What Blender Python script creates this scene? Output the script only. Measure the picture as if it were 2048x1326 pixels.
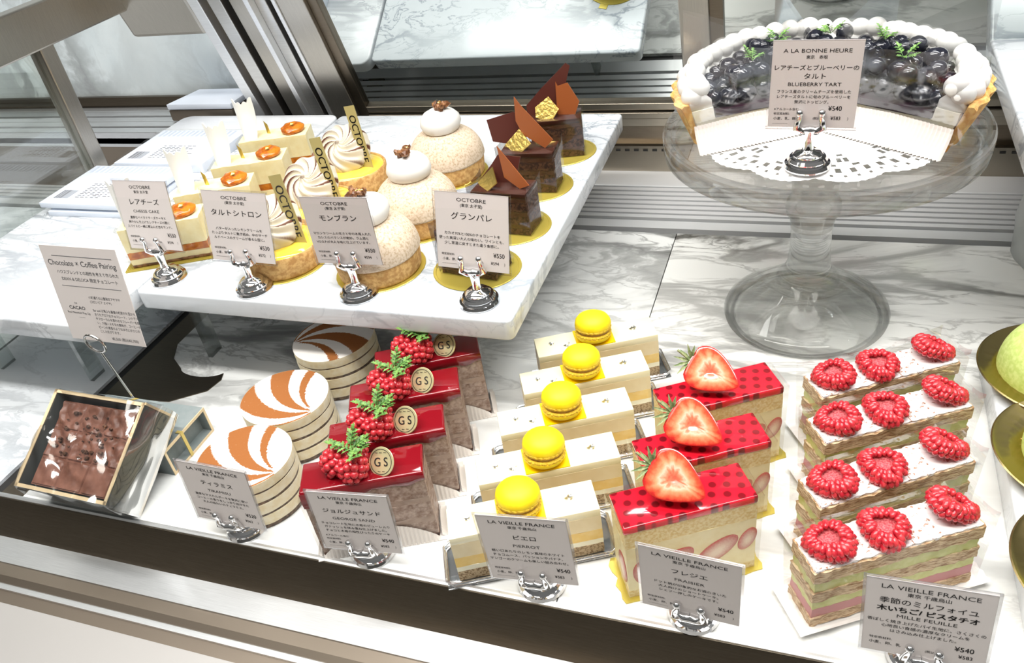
import bpy, bmesh, math, random
from math import sin, cos, pi, radians, sqrt, atan2, exp
from mathutils import Vector, Matrix, noise as mnoise

# ------------------------------------------------------------------ camera, world, lights, exposure
for o in list(bpy.data.objects):
    bpy.data.objects.remove(o)
SC = bpy.context.scene
COL = SC.collection

CAM_H = 0.45
YAW, PITCH, ROLL, FPX = -0.422188206, 0.621173799, -0.170817444, 1643.757
_f = Vector((sin(YAW) * cos(PITCH), cos(YAW) * cos(PITCH), -sin(PITCH)))
_r0 = Vector((cos(YAW), -sin(YAW), 0)); _u0 = _r0.cross(_f)
_r = _r0 * cos(ROLL) + _u0 * sin(ROLL); _u = _u0 * cos(ROLL) - _r0 * sin(ROLL)
cam_data = bpy.data.cameras.new('camera')
cam = bpy.data.objects.new('camera', cam_data); COL.objects.link(cam)
cam.matrix_world = Matrix(((_r.x, _u.x, -_f.x, 0), (_r.y, _u.y, -_f.y, 0), (_r.z, _u.z, -_f.z, CAM_H), (0, 0, 0, 1)))
cam_data.sensor_fit = 'HORIZONTAL'; cam_data.sensor_width = 36.0
cam_data.lens = FPX / 2048 * 36.0
cam_data.clip_start = 0.01; cam_data.clip_end = 50
SC.camera = cam

SC.view_settings.view_transform = 'Standard'
SC.view_settings.look = 'None'
SC.view_settings.gamma = 1.0
SC.view_settings.use_curve_mapping = False
SC.view_settings.exposure = 0.30
SC.cycles.use_denoising = True
SC.cycles.max_bounces = 14
SC.cycles.transparent_max_bounces = 40
SC.cycles.transmission_bounces = 10
SC.cycles.sample_clamp_indirect = 4.0

world = bpy.data.worlds.new('shop_surroundings'); SC.world = world; world.use_nodes = True
_nt = world.node_tree; _bg = _nt.nodes['Background']
_tc = _nt.nodes.new('ShaderNodeTexCoord'); _sx = _nt.nodes.new('ShaderNodeSeparateXYZ'); _cr = _nt.nodes.new('ShaderNodeValToRGB')
_mr = _nt.nodes.new('ShaderNodeMapRange'); _mr.inputs[1].default_value = -1; _mr.inputs[2].default_value = 1
_nt.links.new(_tc.outputs['Generated'], _sx.inputs[0]); _nt.links.new(_sx.outputs[2], _mr.inputs[0])
_nt.links.new(_mr.outputs[0], _cr.inputs[0]); _nt.links.new(_cr.outputs[0], _bg.inputs[0])
_e = _cr.color_ramp.elements
_e[0].position = 0.35; _e[0].color = (0.10, 0.085, 0.07, 1)
_e[1].position = 0.80; _e[1].color = (1.0, 0.98, 0.95, 1)
_m = _cr.color_ramp.elements.new(0.52); _m.color = (0.42, 0.40, 0.37, 1)
_bg.inputs[1].default_value = 0.17

def area(name, loc, target, sx, sy, power, color=(1, 1, 1)):
    d = bpy.data.lights.new(name, 'AREA'); d.shape = 'RECTANGLE'; d.size = sx; d.size_y = sy; d.energy = power; d.color = color
    o = bpy.data.objects.new(name, d); COL.objects.link(o); o.location = loc
    o.rotation_euler = (Vector(target) - Vector(loc)).to_track_quat('-Z', 'Y').to_euler()
    return o
area('case_light_strip', (-0.22, 0.55, 1.30), (-0.22, 0.55, 0), 1.6, 0.12, 9.5, (1.0, 0.985, 0.96))
area('case_light_strip_front', (-0.22, 0.10, 1.30), (-0.22, 0.36, 0), 1.7, 0.14, 20.0, (1.0, 0.97, 0.93))
area('rear_fill_light', (0.15, 0.80, 1.00), (0.12, 0.66, 0), 1.2, 0.08, 7.0, (0.97, 0.99, 1.0))  # added fill lamp, brightens the rear floor and sill
area('shop_ceiling_light', (-0.7, -0.55, 2.2), (-0.3, 0.4, 0), 0.7, 0.7, 7.0, (1.0, 0.93, 0.84))

# ------------------------------------------------------------------ materials
def newmat(name):
    m = bpy.data.materials.new(name); m.use_nodes = True
    return m, m.node_tree, m.node_tree.nodes['Principled BSDF']

def _set(b, **k):
    for n, v in k.items():
        n = n.replace('_', ' ')
        if n in b.inputs: b.inputs[n].default_value = v

def coords(nt, scale=(1, 1, 1), rot=(0, 0, 0), loc=(0, 0, 0)):
    tc = nt.nodes.new('ShaderNodeTexCoord'); mp = nt.nodes.new('ShaderNodeMapping')
    nt.links.new(tc.outputs['Object'], mp.inputs[0])
    mp.inputs['Scale'].default_value = scale; mp.inputs['Rotation'].default_value = rot; mp.inputs['Location'].default_value = loc
    return mp.outputs[0]

def nnoise(nt, vec, scale, detail=4, rough=0.5, dist=0.0):
    n = nt.nodes.new('ShaderNodeTexNoise'); n.inputs['Scale'].default_value = scale; n.inputs['Detail'].default_value = detail
    n.inputs['Roughness'].default_value = rough; n.inputs['Distortion'].default_value = dist
    nt.links.new(vec, n.inputs['Vector']); return n.outputs[0]

def math_n(nt, op, a, b=None, c=None):
    n = nt.nodes.new('ShaderNodeMath'); n.operation = op
    for i, v in enumerate((a, b, c)):
        if v is None: continue
        if isinstance(v, (int, float)): n.inputs[i].default_value = v
        else: nt.links.new(v, n.inputs[i])
    return n.outputs[0]

def ramp(nt, fac, stops):
    r = nt.nodes.new('ShaderNodeValToRGB'); e = r.color_ramp.elements
    while len(e) < len(stops): e.new(0.5)
    for el, (p, c) in zip(e, stops):
        el.position = p; el.color = (*c, 1)
    nt.links.new(fac, r.inputs[0]); return r.outputs[0]

def mix(nt, fac, a, b):
    n = nt.nodes.new('ShaderNodeMix'); n.data_type = 'RGBA'
    for i, v in ((0, fac), (6, a), (7, b)):
        if isinstance(v, (int, float)): n.inputs[i].default_value = v
        elif isinstance(v, tuple): n.inputs[i].default_value = (*v, 1)
        else: nt.links.new(v, n.inputs[i])
    return n.outputs[2]

def bump(nt, b, h, strength=0.3, dist=0.001):
    n = nt.nodes.new('ShaderNodeBump'); n.inputs['Strength'].default_value = strength; n.inputs['Distance'].default_value = dist
    nt.links.new(h, n.inputs['Height']); nt.links.new(n.outputs[0], b.inputs['Normal'])

def plain(name, col, rough=0.5, metal=0.0, **k):
    m, nt, b = newmat(name); _set(b, Base_Color=(*col, 1), Roughness=rough, Metallic=metal, **k); return m

def speckled(name, c1, c2, scale=400, thr=(0.4, 0.6), rough=0.7, bmp=0.0, detail=3, st=(1, 1, 1), **k):
    m, nt, b = newmat(name); v = coords(nt, st); n = nnoise(nt, v, scale, detail, 0.6)
    nt.links.new(ramp(nt, n, [(thr[0], c1), (thr[1], c2)]), b.inputs['Base Color']); _set(b, Roughness=rough, **k)
    if bmp: bump(nt, b, n, bmp)
    return m

def marble(name, base, vein, scale, stretch, rot, width, strength, cloud, seed=0.0, rough=0.12, fine=1.0, grow=None):
    m, nt, b = newmat(name)
    v = coords(nt, stretch, (0, 0, rot), (seed, seed * 0.7, seed * 0.3))
    w = nnoise(nt, v, scale * 1.3, 5, 0.55)
    wv = nt.nodes.new('ShaderNodeVectorMath'); wv.operation = 'MULTIPLY_ADD'
    cv = nt.nodes.new('ShaderNodeCombineXYZ'); nt.links.new(w, cv.inputs[0]); nt.links.new(w, cv.inputs[1])
    nt.links.new(cv.outputs[0], wv.inputs[0]); wv.inputs[1].default_value = (0.5 / scale, 0.5 / scale, 0); nt.links.new(v, wv.inputs[2])
    a = nnoise(nt, wv.outputs[0], scale, 7, 0.55, 0.6)
    ridge = math_n(nt, 'ABSOLUTE', math_n(nt, 'SUBTRACT', a, 0.5))
    v1 = ramp(nt, ridge, [(0.0, (1, 1, 1)), (width * 0.30, (0.80, 0.80, 0.80)), (width * 0.55, (0.25, 0.25, 0.25)), (width, (0, 0, 0))])
    a2 = nnoise(nt, wv.outputs[0], scale * 2.9, 6, 0.6, 0.8)
    r2 = math_n(nt, 'ABSOLUTE', math_n(nt, 'SUBTRACT', a2, 0.52))
    v2 = ramp(nt, r2, [(0.0, (fine, fine, fine)), (width * 0.55, (0, 0, 0))])
    mk = ramp(nt, nnoise(nt, v, scale * 0.55, 2, 0.5), [(0.36, (0, 0, 0)), (0.60, (1, 1, 1))])
    if grow:  # the stone's veining gets denser towards the back of the tile
        sp = nt.nodes.new('ShaderNodeSeparateXYZ'); nt.links.new(coords(nt), sp.inputs[0])
        gr = nt.nodes.new('ShaderNodeMapRange'); gr.inputs[1].default_value = grow[0]; gr.inputs[2].default_value = grow[1]; gr.inputs[3].default_value = 0.30; gr.inputs[4].default_value = 1.0
        nt.links.new(sp.outputs[1], gr.inputs[0]); mk = math_n(nt, 'MULTIPLY', math_n(nt, 'MAXIMUM', mk, math_n(nt, 'SUBTRACT', gr.outputs[0], 0.45)), gr.outputs[0])
    tot = math_n(nt, 'MULTIPLY', math_n(nt, 'MAXIMUM', v1, v2), mk)
    tot = math_n(nt, 'MULTIPLY', tot, strength)
    cl = ramp(nt, nnoise(nt, v, scale * 0.9, 5, 0.6), [(0.35, base), (0.75, cloud)])
    nt.links.new(mix(nt, tot, cl, vein), b.inputs['Base Color'])
    _set(b, Roughness=rough, **{'Specular_IOR_Level': 0.5})
    return m

def metal(name, col, rough=0.25, streak=None, bumpy=0.0):
    m, nt, b = newmat(name); _set(b, Base_Color=(*col, 1), Roughness=rough, Metallic=1.0)
    if streak:
        v = coords(nt, streak); n = nnoise(nt, v, 60, 4, 0.6)
        nt.links.new(ramp(nt, n, [(0.3, tuple(c * 0.82 for c in col)), (0.7, col)]), b.inputs['Base Color'])
    if bumpy:
        bump(nt, b, nnoise(nt, coords(nt), 300, 3), bumpy)
    return m

def clear(name, gloss=0.10, tint=(0.97, 0.98, 0.98), rough=0.03, edge=0.55):
    m = bpy.data.materials.new(name); m.use_nodes = True; nt = m.node_tree; nt.nodes.clear()
    out = nt.nodes.new('ShaderNodeOutputMaterial'); t = nt.nodes.new('ShaderNodeBsdfTransparent'); g = nt.nodes.new('ShaderNodeBsdfGlossy')
    t.inputs[0].default_value = (*tint, 1); g.inputs['Roughness'].default_value = rough
    lw = nt.nodes.new('ShaderNodeLayerWeight'); lw.inputs[0].default_value = 0.25
    f = math_n(nt, 'MULTIPLY_ADD', lw.outputs['Fresnel'], edge, gloss * 0.4)
    mx = nt.nodes.new('ShaderNodeMixShader'); nt.links.new(f, mx.inputs[0]); nt.links.new(t.outputs[0], mx.inputs[1]); nt.links.new(g.outputs[0], mx.inputs[2])
    nt.links.new(mx.outputs[0], out.inputs[0]); return m

def thick_glass(name, tint=(0.99, 0.995, 0.992), share=0.55):
    m = bpy.data.materials.new(name); m.use_nodes = True; nt = m.node_tree; nt.nodes.clear()
    out = nt.nodes.new('ShaderNodeOutputMaterial'); t = nt.nodes.new('ShaderNodeBsdfTransparent'); g = nt.nodes.new('ShaderNodeBsdfGlass')
    t.inputs[0].default_value = (*tint, 1); g.inputs['Color'].default_value = (*tint, 1); g.inputs['IOR'].default_value = 1.48; g.inputs['Roughness'].default_value = 0.0
    mx = nt.nodes.new('ShaderNodeMixShader'); mx.inputs[0].default_value = 1 - share
    nt.links.new(t.outputs[0], mx.inputs[1]); nt.links.new(g.outputs[0], mx.inputs[2]); nt.links.new(mx.outputs[0], out.inputs[0]); return m

def pane_mat(name):
    m = bpy.data.materials.new(name); m.use_nodes = True; nt = m.node_tree; nt.nodes.clear()
    out = nt.nodes.new('ShaderNodeOutputMaterial'); t = nt.nodes.new('ShaderNodeBsdfTransparent'); t.inputs[0].default_value = (0.985, 0.99, 0.988, 1)
    nt.links.new(t.outputs[0], out.inputs[0]); return m

def attr_mat(name, attr, c0, c1, rough=0.6, speck=None, bmp=0.0, stops=(0.35, 0.65)):
    m, nt, b = newmat(name); a = nt.nodes.new('ShaderNodeAttribute'); a.attribute_name = attr
    f = a.outputs['Fac']
    n = nnoise(nt, coords(nt), 900, 3, 0.7)
    if speck:
        f = math_n(nt, 'ADD', f, math_n(nt, 'MULTIPLY', math_n(nt, 'SUBTRACT', n, 0.5), speck))
    nt.links.new(ramp(nt, f, [(stops[0], c0), (stops[1], c1)]), b.inputs['Base Color']); _set(b, Roughness=rough)
    if bmp: bump(nt, b, n, bmp, 0.0006)
    return m

M = {}
M['floor'] = marble('veined_white_marble', (0.86, 0.87, 0.86), (0.035, 0.037, 0.035), 5.2, (0.62, 1.5, 1), 0.5, 0.075, 1.0, (0.80, 0.81, 0.80), 3.1, fine=0.7, grow=(0.38, 0.64))
M['floor2'] = marble('veined_white_marble_tile', (0.86, 0.86, 0.84), (0.045, 0.042, 0.035), 6.4, (0.50, 1.7, 1), -0.15, 0.072, 1.0, (0.80, 0.80, 0.78), 8.4, fine=0.7, grow=(0.38, 0.66))
M['slab'] = marble('pale_grey_veined_marble', (0.72, 0.76, 0.80), (0.19, 0.23, 0.28), 9.0, (0.8, 1.2, 1), 0.6, 0.040, 0.75, (0.62, 0.66, 0.71), 1.7)
M['slab2'] = marble('bright_veined_marble', (0.76, 0.79, 0.82), (0.22, 0.24, 0.27), 5.5, (0.7, 1.9, 1), 0.75, 0.045, 0.9, (0.70, 0.73, 0.77), 5.3)
M['panel'] = marble('reflected_marble', (0.80, 0.86, 0.87), (0.16, 0.17, 0.17), 5.0, (1.2, 1, 0.8), 0.3, 0.14, 1.0, (0.58, 0.67, 0.71), 2.2, fine=0.5)
M['steel'] = metal('brushed_steel', (0.62, 0.61, 0.59), 0.28, (1, 40, 40))
M['steel_bright'] = metal('bright_brushed_steel', (0.88, 0.89, 0.90), 0.42, (1, 60, 60))
M['steel_warm'] = metal('warm_grey_steel', (0.46, 0.43, 0.38), 0.30, (40, 40, 1))
M['steel_dark'] = metal('dark_bronze_metal', (0.17, 0.14, 0.105), 0.32, (1, 30, 30))
M['brown_metal'] = metal('brown_metal', (0.30, 0.25, 0.20), 0.42)
M['black'] = plain('black_gap', (0.012, 0.011, 0.010), 0.5)
M['mirror'] = metal('tinted_mirror', (0.62, 0.66, 0.65), 0.02)
M['chrome'] = metal('chrome', (0.82, 0.82, 0.83), 0.07)
M['wire'] = metal('steel_wire', (0.62, 0.60, 0.58), 0.2)
M['gold'] = plain('gold_board', (0.60, 0.48, 0.09), 0.28, 0.45)
M['gold_leaf'] = metal('gold_leaf', (0.80, 0.58, 0.16), 0.3, None, 0.5)
M['gold_pick'] = plain('pale_gold_card', (0.50, 0.43, 0.18), 0.35, 0.35)
M['brass'] = metal('antique_gold_plate', (0.42, 0.32, 0.14), 0.25)
M['silver_leaf'] = metal('silver_leaf', (0.85, 0.85, 0.86), 0.25, None, 0.6)
M['silver_tray'] = clear('clear_silvery_plastic', 0.35, (0.86, 0.88, 0.90), 0.08)
M['film'] = clear('clear_film', 0.10)
M['film_soft'] = clear('cake_film', 0.06, (0.985, 0.985, 0.985), 0.05, 0.22)
M['sleeve'] = clear('clear_sleeve', 0.15, (0.96, 0.96, 0.97), 0.08)
M['cello'] = clear('cellophane', 0.40, (0.96, 0.97, 0.98), 0.10)
M['film_stiff'] = clear('stiff_clear_film', 0.34, (0.97, 0.975, 0.98), 0.06)
M['pane'] = pane_mat('clean_glass_pane')
M['end_glass'] = clear('end_panel_glass', 0.30, (0.90, 0.93, 0.91), 0.0)
M['leg_glass'] = clear('leg_glass', 0.4, (0.93, 0.96, 0.95), 0.02)
M['glass'] = thick_glass('pressed_glass')
M['frost'] = plain('frosted_acrylic', (0.72, 0.76, 0.76), 0.35, 0, Transmission_Weight=0.35)
M['paper'] = plain('card_paper', (0.69, 0.64, 0.62), 0.75)
M['paper_white'] = plain('white_paper', (0.88, 0.87, 0.86), 0.8)
M['pleat'] = plain('pleated_white_paper', (0.70, 0.655, 0.615), 0.8)
M['ink'] = plain('black_ink', (0.020, 0.018, 0.018), 0.7)
M['ink_grey'] = plain('grey_ink', (0.16, 0.16, 0.17), 0.7)
M['pack'] = plain('bluish_white_packet', (0.74, 0.80, 0.90), 0.45)
M['cream'] = speckled('ivory_cream', (0.84, 0.73, 0.40), (0.88, 0.79, 0.48), 120, rough=0.5)
M['cream_pale'] = speckled('pale_cream', (0.86, 0.82, 0.62), (0.89, 0.86, 0.68), 60, rough=0.4)
M['cream_top'] = plain('smooth_white_mousse', (0.88, 0.82, 0.58), 0.25)
M['custard'] = speckled('yellow_custard', (0.80, 0.55, 0.16), (0.84, 0.62, 0.24), 80, rough=0.45)
M['white_cream'] = plain('whipped_cream', (0.80, 0.79, 0.755), 0.5)
M['mousse_tan'] = speckled('beige_mousse', (0.78, 0.66, 0.42), (0.82, 0.71, 0.48), 80, rough=0.5)
M['nut_sponge'] = speckled('nutty_sponge', (0.22, 0.14, 0.07), (0.56, 0.43, 0.27), 700, (0.38, 0.55), 0.9, 0.4)
M['sponge'] = speckled('golden_sponge', (0.76, 0.57, 0.24), (0.88, 0.75, 0.42), 500, rough=0.9, bmp=0.3)
M['choc'] = plain('dark_chocolate_glaze', (0.055, 0.018, 0.012), 0.22)
M['choc_sponge'] = speckled('chocolate_sponge', (0.045, 0.018, 0.010), (0.16, 0.07, 0.035), 350, rough=0.8, bmp=0.5)
M['choc_cream'] = speckled('chocolate_cream', (0.09, 0.035, 0.018), (0.13, 0.055, 0.028), 200, rough=0.4)
M['gs_sponge'] = speckled('cocoa_sponge', (0.26, 0.16, 0.115), (0.58, 0.45, 0.38), 260, (0.33, 0.66), 0.8, 0.4)
M['gs_cream'] = speckled('cocoa_ganache', (0.36, 0.25, 0.19), (0.50, 0.38, 0.31), 120, (0.3, 0.7), 0.6)
M['choc_brown'] = plain('thin_chocolate', (0.30, 0.085, 0.025), 0.3)
M['choc_plum'] = plain('thin_dark_chocolate', (0.085, 0.022, 0.016), 0.3)
M['choc_milk'] = speckled('milk_chocolate', (0.20, 0.075, 0.045), (0.30, 0.13, 0.085), 90, (0.35, 0.65), 0.4, 0.5)
M['red_glaze'] = plain('red_berry_glaze', (0.22, 0.004, 0.010), 0.06, 0, Coat_Weight=0.6)
M['raspberry'] = speckled('raspberry', (0.46, 0.012, 0.026), (0.66, 0.05, 0.06), 300, rough=0.26, Coat_Weight=0.4)
M['rasp_core'] = speckled('raspberry_core', (0.42, 0.025, 0.04), (0.66, 0.14, 0.15), 900, rough=0.6, bmp=0.4)
M['leaf'] = speckled('herb_leaf', (0.06, 0.17, 0.03), (0.22, 0.40, 0.09), 300, rough=0.5)
M['calyx'] = speckled('strawberry_leaf', (0.14, 0.20, 0.07), (0.33, 0.36, 0.17), 300, rough=0.6)
M['yellow'] = speckled('yellow_macaron', (0.93, 0.70, 0.004), (0.96, 0.76, 0.008), 250, rough=0.55, bmp=0.08)
M['yellow_foot'] = speckled('macaron_foot', (0.62, 0.38, 0.02), (0.90, 0.62, 0.05), 700, (0.35, 0.6), 0.8, 0.8)
M['yellow_fill'] = plain('macaron_filling', (0.45, 0.26, 0.05), 0.6)
M['yellow_sheet'] = plain('yellow_sheet', (0.92, 0.62, 0.0), 0.35)
M['crust'] = speckled('baked_crust', (0.50, 0.26, 0.08), (0.72, 0.45, 0.17), 220, rough=0.85, bmp=0.3)
M['crust_tart'] = speckled('golden_tart_crust', (0.60, 0.29, 0.07), (0.80, 0.50, 0.17), 160, rough=0.85, bmp=0.5)
M['dust'] = speckled('dusted_marron_cream', (0.45, 0.32, 0.19), (0.69, 0.57, 0.44), 500, (0.30, 0.55), 0.9, 0.25)
M['marron'] = speckled('candied_chestnut', (0.12, 0.045, 0.018), (0.36, 0.17, 0.07), 200, rough=0.3)
M['lemon'] = plain('lemon_curd', (0.93, 0.68, 0.08), 0.12, 0, Coat_Weight=0.5)
M['apricot'] = speckled('candied_apricot', (0.36, 0.085, 0.008), (0.60, 0.20, 0.02), 130, rough=0.15)
M['choc_white'] = plain('white_chocolate', (0.86, 0.86, 0.82), 0.35)
M['meringue'] = attr_mat('toasted_meringue', 'toast', (0.72, 0.67, 0.55), (0.10, 0.026, 0.007), 0.6, 0.25, stops=(0.08, 0.55))
M['cocoa'] = attr_mat('stencilled_cocoa', 'cocoa', (0.82, 0.79, 0.75), (0.31, 0.105, 0.022), 0.9, 2.1, stops=(0.40, 0.62))
M['tira_cream'] = speckled('mascarpone_cream', (0.82, 0.70, 0.45), (0.88, 0.80, 0.60), 150, rough=0.6)
M['tira_dark'] = speckled('coffee_sponge', (0.06, 0.035, 0.02), (0.20, 0.13, 0.08), 300, rough=0.8, bmp=0.4)
M['pistachio'] = speckled('pistachio_cream', (0.54, 0.55, 0.17), (0.63, 0.63, 0.26), 120, rough=0.45)
M['berry_cream'] = plain('pink_berry_cream', (0.55, 0.22, 0.22), 0.5)
M['pastry'] = speckled('puff_pastry', (0.30, 0.155, 0.065), (0.74, 0.57, 0.36), 420, (0.36, 0.60), 0.85, 0.8, 4, (0.45, 0.45, 2.6))
M['sugar'] = speckled('powdered_sugar', (0.36, 0.19, 0.12), (0.86, 0.83, 0.82), 330, (0.37, 0.43), 0.95, 0.1, 6)
M['blueberry'] = speckled('blueberry', (0.006, 0.006, 0.010), (0.030, 0.033, 0.050), 90, (0.35, 0.7), 0.12, 0, Coat_Weight=0.4)
M['jam'] = plain('blueberry_layer', (0.035, 0.010, 0.022), 0.4)
M['filling'] = speckled('rare_cheese_filling', (0.86, 0.78, 0.56), (0.88, 0.85, 0.76), 40, rough=0.5)
M['green'] = speckled('matcha_velvet', (0.50, 0.62, 0.16), (0.62, 0.72, 0.25), 300, rough=0.85, bmp=0.15)
M['medal'] = plain('gilt_medallion', (0.74, 0.66, 0.38), 0.25, 0.45)
M['counter'] = plain('pale_brushed_counter', (0.55, 0.53, 0.51), 0.38, 0.6)
M['riser'] = metal('brown_grey_steel', (0.33, 0.295, 0.24), 0.35)
M['louvre'] = plain('satin_aluminium', (0.74, 0.75, 0.76), 0.38, 0.35)
M['box_black'] = plain('charcoal_box_card', (0.075, 0.085, 0.080), 0.6)
M['box_grey'] = speckled('grey_box_card', (0.20, 0.235, 0.235), (0.24, 0.27, 0.27), 60, rough=0.55)
M['box_edge'] = plain('pale_gold_edge', (0.72, 0.56, 0.34), 0.5)
M['ribbon'] = plain('gold_ribbon', (0.62, 0.47, 0.14), 0.35, 0.4)
M['sugar_spot'] = plain('spot', (0.2, 0.01, 0.02), 0.2)

def jelly_mat():
    m, nt, b = newmat('dotted_strawberry_jelly')
    v = coords(nt, (118, 118, 118), (0, 0, 0.35)); vo = nt.nodes.new('ShaderNodeTexVoronoi'); vo.inputs['Scale'].default_value = 1.0
    vo.inputs['Randomness'].default_value = 0.18; vo.voronoi_dimensions = '2D'; nt.links.new(v, vo.inputs['Vector'])
    nt.links.new(ramp(nt, vo.outputs['Distance'], [(0.24, (0.20, 0.006, 0.012)), (0.34, (0.72, 0.012, 0.03))]), b.inputs['Base Color'])
    _set(b, Roughness=0.08, Coat_Weight=0.5); return m
M['jelly'] = jelly_mat()

def straw_mat():
    m, nt, b = newmat('strawberry_cut_face'); a = nt.nodes.new('ShaderNodeAttribute'); a.attribute_name = 'rim'
    n = nnoise(nt, coords(nt), 500, 3)
    f = math_n(nt, 'ADD', a.outputs['Fac'], math_n(nt, 'MULTIPLY', math_n(nt, 'SUBTRACT', n, 0.5), 0.25))
    nt.links.new(ramp(nt, f, [(0.0, (0.66, 0.11, 0.06)), (0.16, (0.74, 0.24, 0.13)), (0.30, (0.82, 0.52, 0.37)), (0.52, (0.78, 0.32, 0.16)), (0.78, (0.70, 0.10, 0.04)), (0.94, (0.52, 0.02, 0.016))]), b.inputs['Base Color'])
    _set(b, Roughness=0.15, Coat_Weight=0.5); return m
M['straw'] = straw_mat()
M['straw_side'] = attr_mat('strawberry_slice_side', 'rim', (0.82, 0.66, 0.50), (0.50, 0.10, 0.08), 0.3, 0.5, stops=(0.25, 0.98))
M['straw_slice'] = speckled('strawberry_slice', (0.50, 0.10, 0.07), (0.72, 0.34, 0.24), 90, (0.3, 0.7), 0.3)

# ------------------------------------------------------------------ mesh helpers
class MB:
    def __init__(s): s.v = []; s.f = []; s.a = {}
    def add(s, vs, fs, mat=None):
        o = len(s.v)
        for p in vs:
            p = Vector(p)
            s.v.append(tuple(mat @ p if mat is not None else p))
        s.f += [tuple(i + o for i in f) for f in fs]
        return s
    def box(s, x0, x1, y0, y1, z0, z1, mat=None):
        vs = [(x, y, z) for z in (z0, z1) for (x, y) in ((x0, y0), (x1, y0), (x1, y1), (x0, y1))]
        return s.add(vs, [(3, 2, 1, 0), (4, 5, 6, 7), (0, 1, 5, 4), (1, 2, 6, 5), (2, 3, 7, 6), (3, 0, 4, 7)], mat)
    def prism(s, poly, z0, z1, mat=None):
        n = len(poly); vs = [(x, y, z0) for x, y in poly] + [(x, y, z1) for x, y in poly]
        fs = [tuple(reversed(range(n))), tuple(range(n, 2 * n))] + [(i, (i + 1) % n, n + (i + 1) % n, n + i) for i in range(n)]
        return s.add(vs, fs, mat)
    def lathe(s, prof, n=32, sx=1.0, sy=1.0, mat=None, wob=None, a0=0.0, a1=2 * pi, close=True):
        full = abs(a1 - a0 - 2 * pi) < 1e-6
        m = n if full else n + 1
        vs = []; rows = []
        for r, z in prof:
            if r < 1e-7 and full:
                rows.append([len(vs)] * m); vs.append((0, 0, z)); continue
            row = []
            for i in range(m):
                t = a0 + (a1 - a0) * i / n; k = wob(t, r, z) if wob else 1.0
                row.append(len(vs)); vs.append((r * k * cos(t) * sx, r * k * sin(t) * sy, z))
            rows.append(row)
        fs = []
        for a, b in zip(rows, rows[1:]):
            for i in range(n):
                j = (i + 1) % m
                q = [a[i], a[j], b[j], b[i]]
                q = [x for k, x in enumerate(q) if x not in q[:k]]
                if len(q) > 2: fs.append(tuple(q))
        if not full and close:
            fs.append(tuple(r[0] for r in rows)); fs.append(tuple(reversed([r[-1] for r in rows])))
        return s.add(vs, fs, mat)
    def ball(s, c, r, sub=1, sc=(1, 1, 1), mat=None):
        vs, fs = ico(sub); c = Vector(c)
        return s.add([Vector((x * r * sc[0], y * r * sc[1], z * r * sc[2])) + c for x, y, z in vs], fs, mat)
    def tube(s, pts, r, n=8, mat=None, caps=True, closed=False):
        pts = [Vector(p) for p in pts]; N = len(pts); rr = r if isinstance(r, (list, tuple)) else [r] * N
        vs = []; up = None
        for i, p in enumerate(pts):
            if closed: d = (pts[(i + 1) % N] - pts[i - 1]).normalized()
            else: d = (pts[min(i + 1, N - 1)] - pts[max(i - 1, 0)]).normalized()
            if up is None: up = d.orthogonal().normalized()
            else: up = (up - d * up.dot(d)).normalized()
            w = d.cross(up)
            for k in range(n):
                t = 2 * pi * k / n; vs.append(p + (up * cos(t) + w * sin(t)) * rr[i])
        fs = []
        for i in range(N if closed else N - 1):
            j = (i + 1) % N
            fs += [(i * n + k, i * n + (k + 1) % n, j * n + (k + 1) % n, j * n + k) for k in range(n)]
        if caps and not closed: fs += [tuple(reversed(range(n))), tuple((N - 1) * n + k for k in range(n))]
        return s.add(vs, fs, mat)
    def sheet(s, fn, nu, nv, thick=0.0, mat=None):
        vs = [fn(i / nu, j / nv) for j in range(nv + 1) for i in range(nu + 1)]
        fs = [(j * (nu + 1) + i, j * (nu + 1) + i + 1, (j + 1) * (nu + 1) + i + 1, (j + 1) * (nu + 1) + i) for j in range(nv) for i in range(nu)]
        return s.add(vs, fs, mat)
    def mesh(s, name, mat, smooth=True, bevel=0.0, segs=2, solid=0.0, recalc=True, sharp=38):
        me = bpy.data.meshes.new(name); bm = bmesh.new()
        bv = [bm.verts.new(p) for p in s.v]
        for f in s.f:
            try: bm.faces.new([bv[i] for i in f])
            except ValueError: pass
        if recalc: bmesh.ops.recalc_face_normals(bm, faces=bm.faces[:])
        if bevel > 0:
            eds = [e for e in bm.edges if len(e.link_faces) == 2 and e.calc_face_angle(0) > 0.6]
            bmesh.ops.bevel(bm, geom=eds, offset=bevel, segments=segs, affect='EDGES', profile=0.5, clamp_overlap=True)
        if solid:
            bmesh.ops.solidify(bm, geom=bm.faces[:], thickness=solid)
        bm.to_mesh(me); bm.free()
        me.materials.append(mat)
        if smooth:
            for p in me.polygons: p.use_smooth = True
            if sharp: me.set_sharp_from_angle(angle=radians(sharp))
        for k, vals in s.a.items():
            if len(vals) == len(me.vertices):
                at = me.attributes.new(k, 'FLOAT', 'POINT'); at.data.foreach_set('value', vals)
        return me
    def build(s, name, mat, parent=None, **k):
        loc = k.pop('loc', (0, 0, 0)); rot = k.pop('rot', (0, 0, 0))
        return link(name, s.mesh(name, mat, **k), parent, loc, rot)

_ICO = {}
def ico(sub):
    if sub not in _ICO:
        bm = bmesh.new(); bmesh.ops.create_icosphere(bm, subdivisions=sub, radius=1.0)
        bm.verts.ensure_lookup_table()
        _ICO[sub] = ([tuple(v.co) for v in bm.verts], [tuple(v.index for v in f.verts) for f in bm.faces]); bm.free()
    return _ICO[sub]

def link(name, me, parent=None, loc=(0, 0, 0), rot=(0, 0, 0)):
    o = bpy.data.objects.new(name, me); COL.objects.link(o); o.location = loc; o.rotation_euler = rot
    if parent: o.parent = parent
    return o

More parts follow.
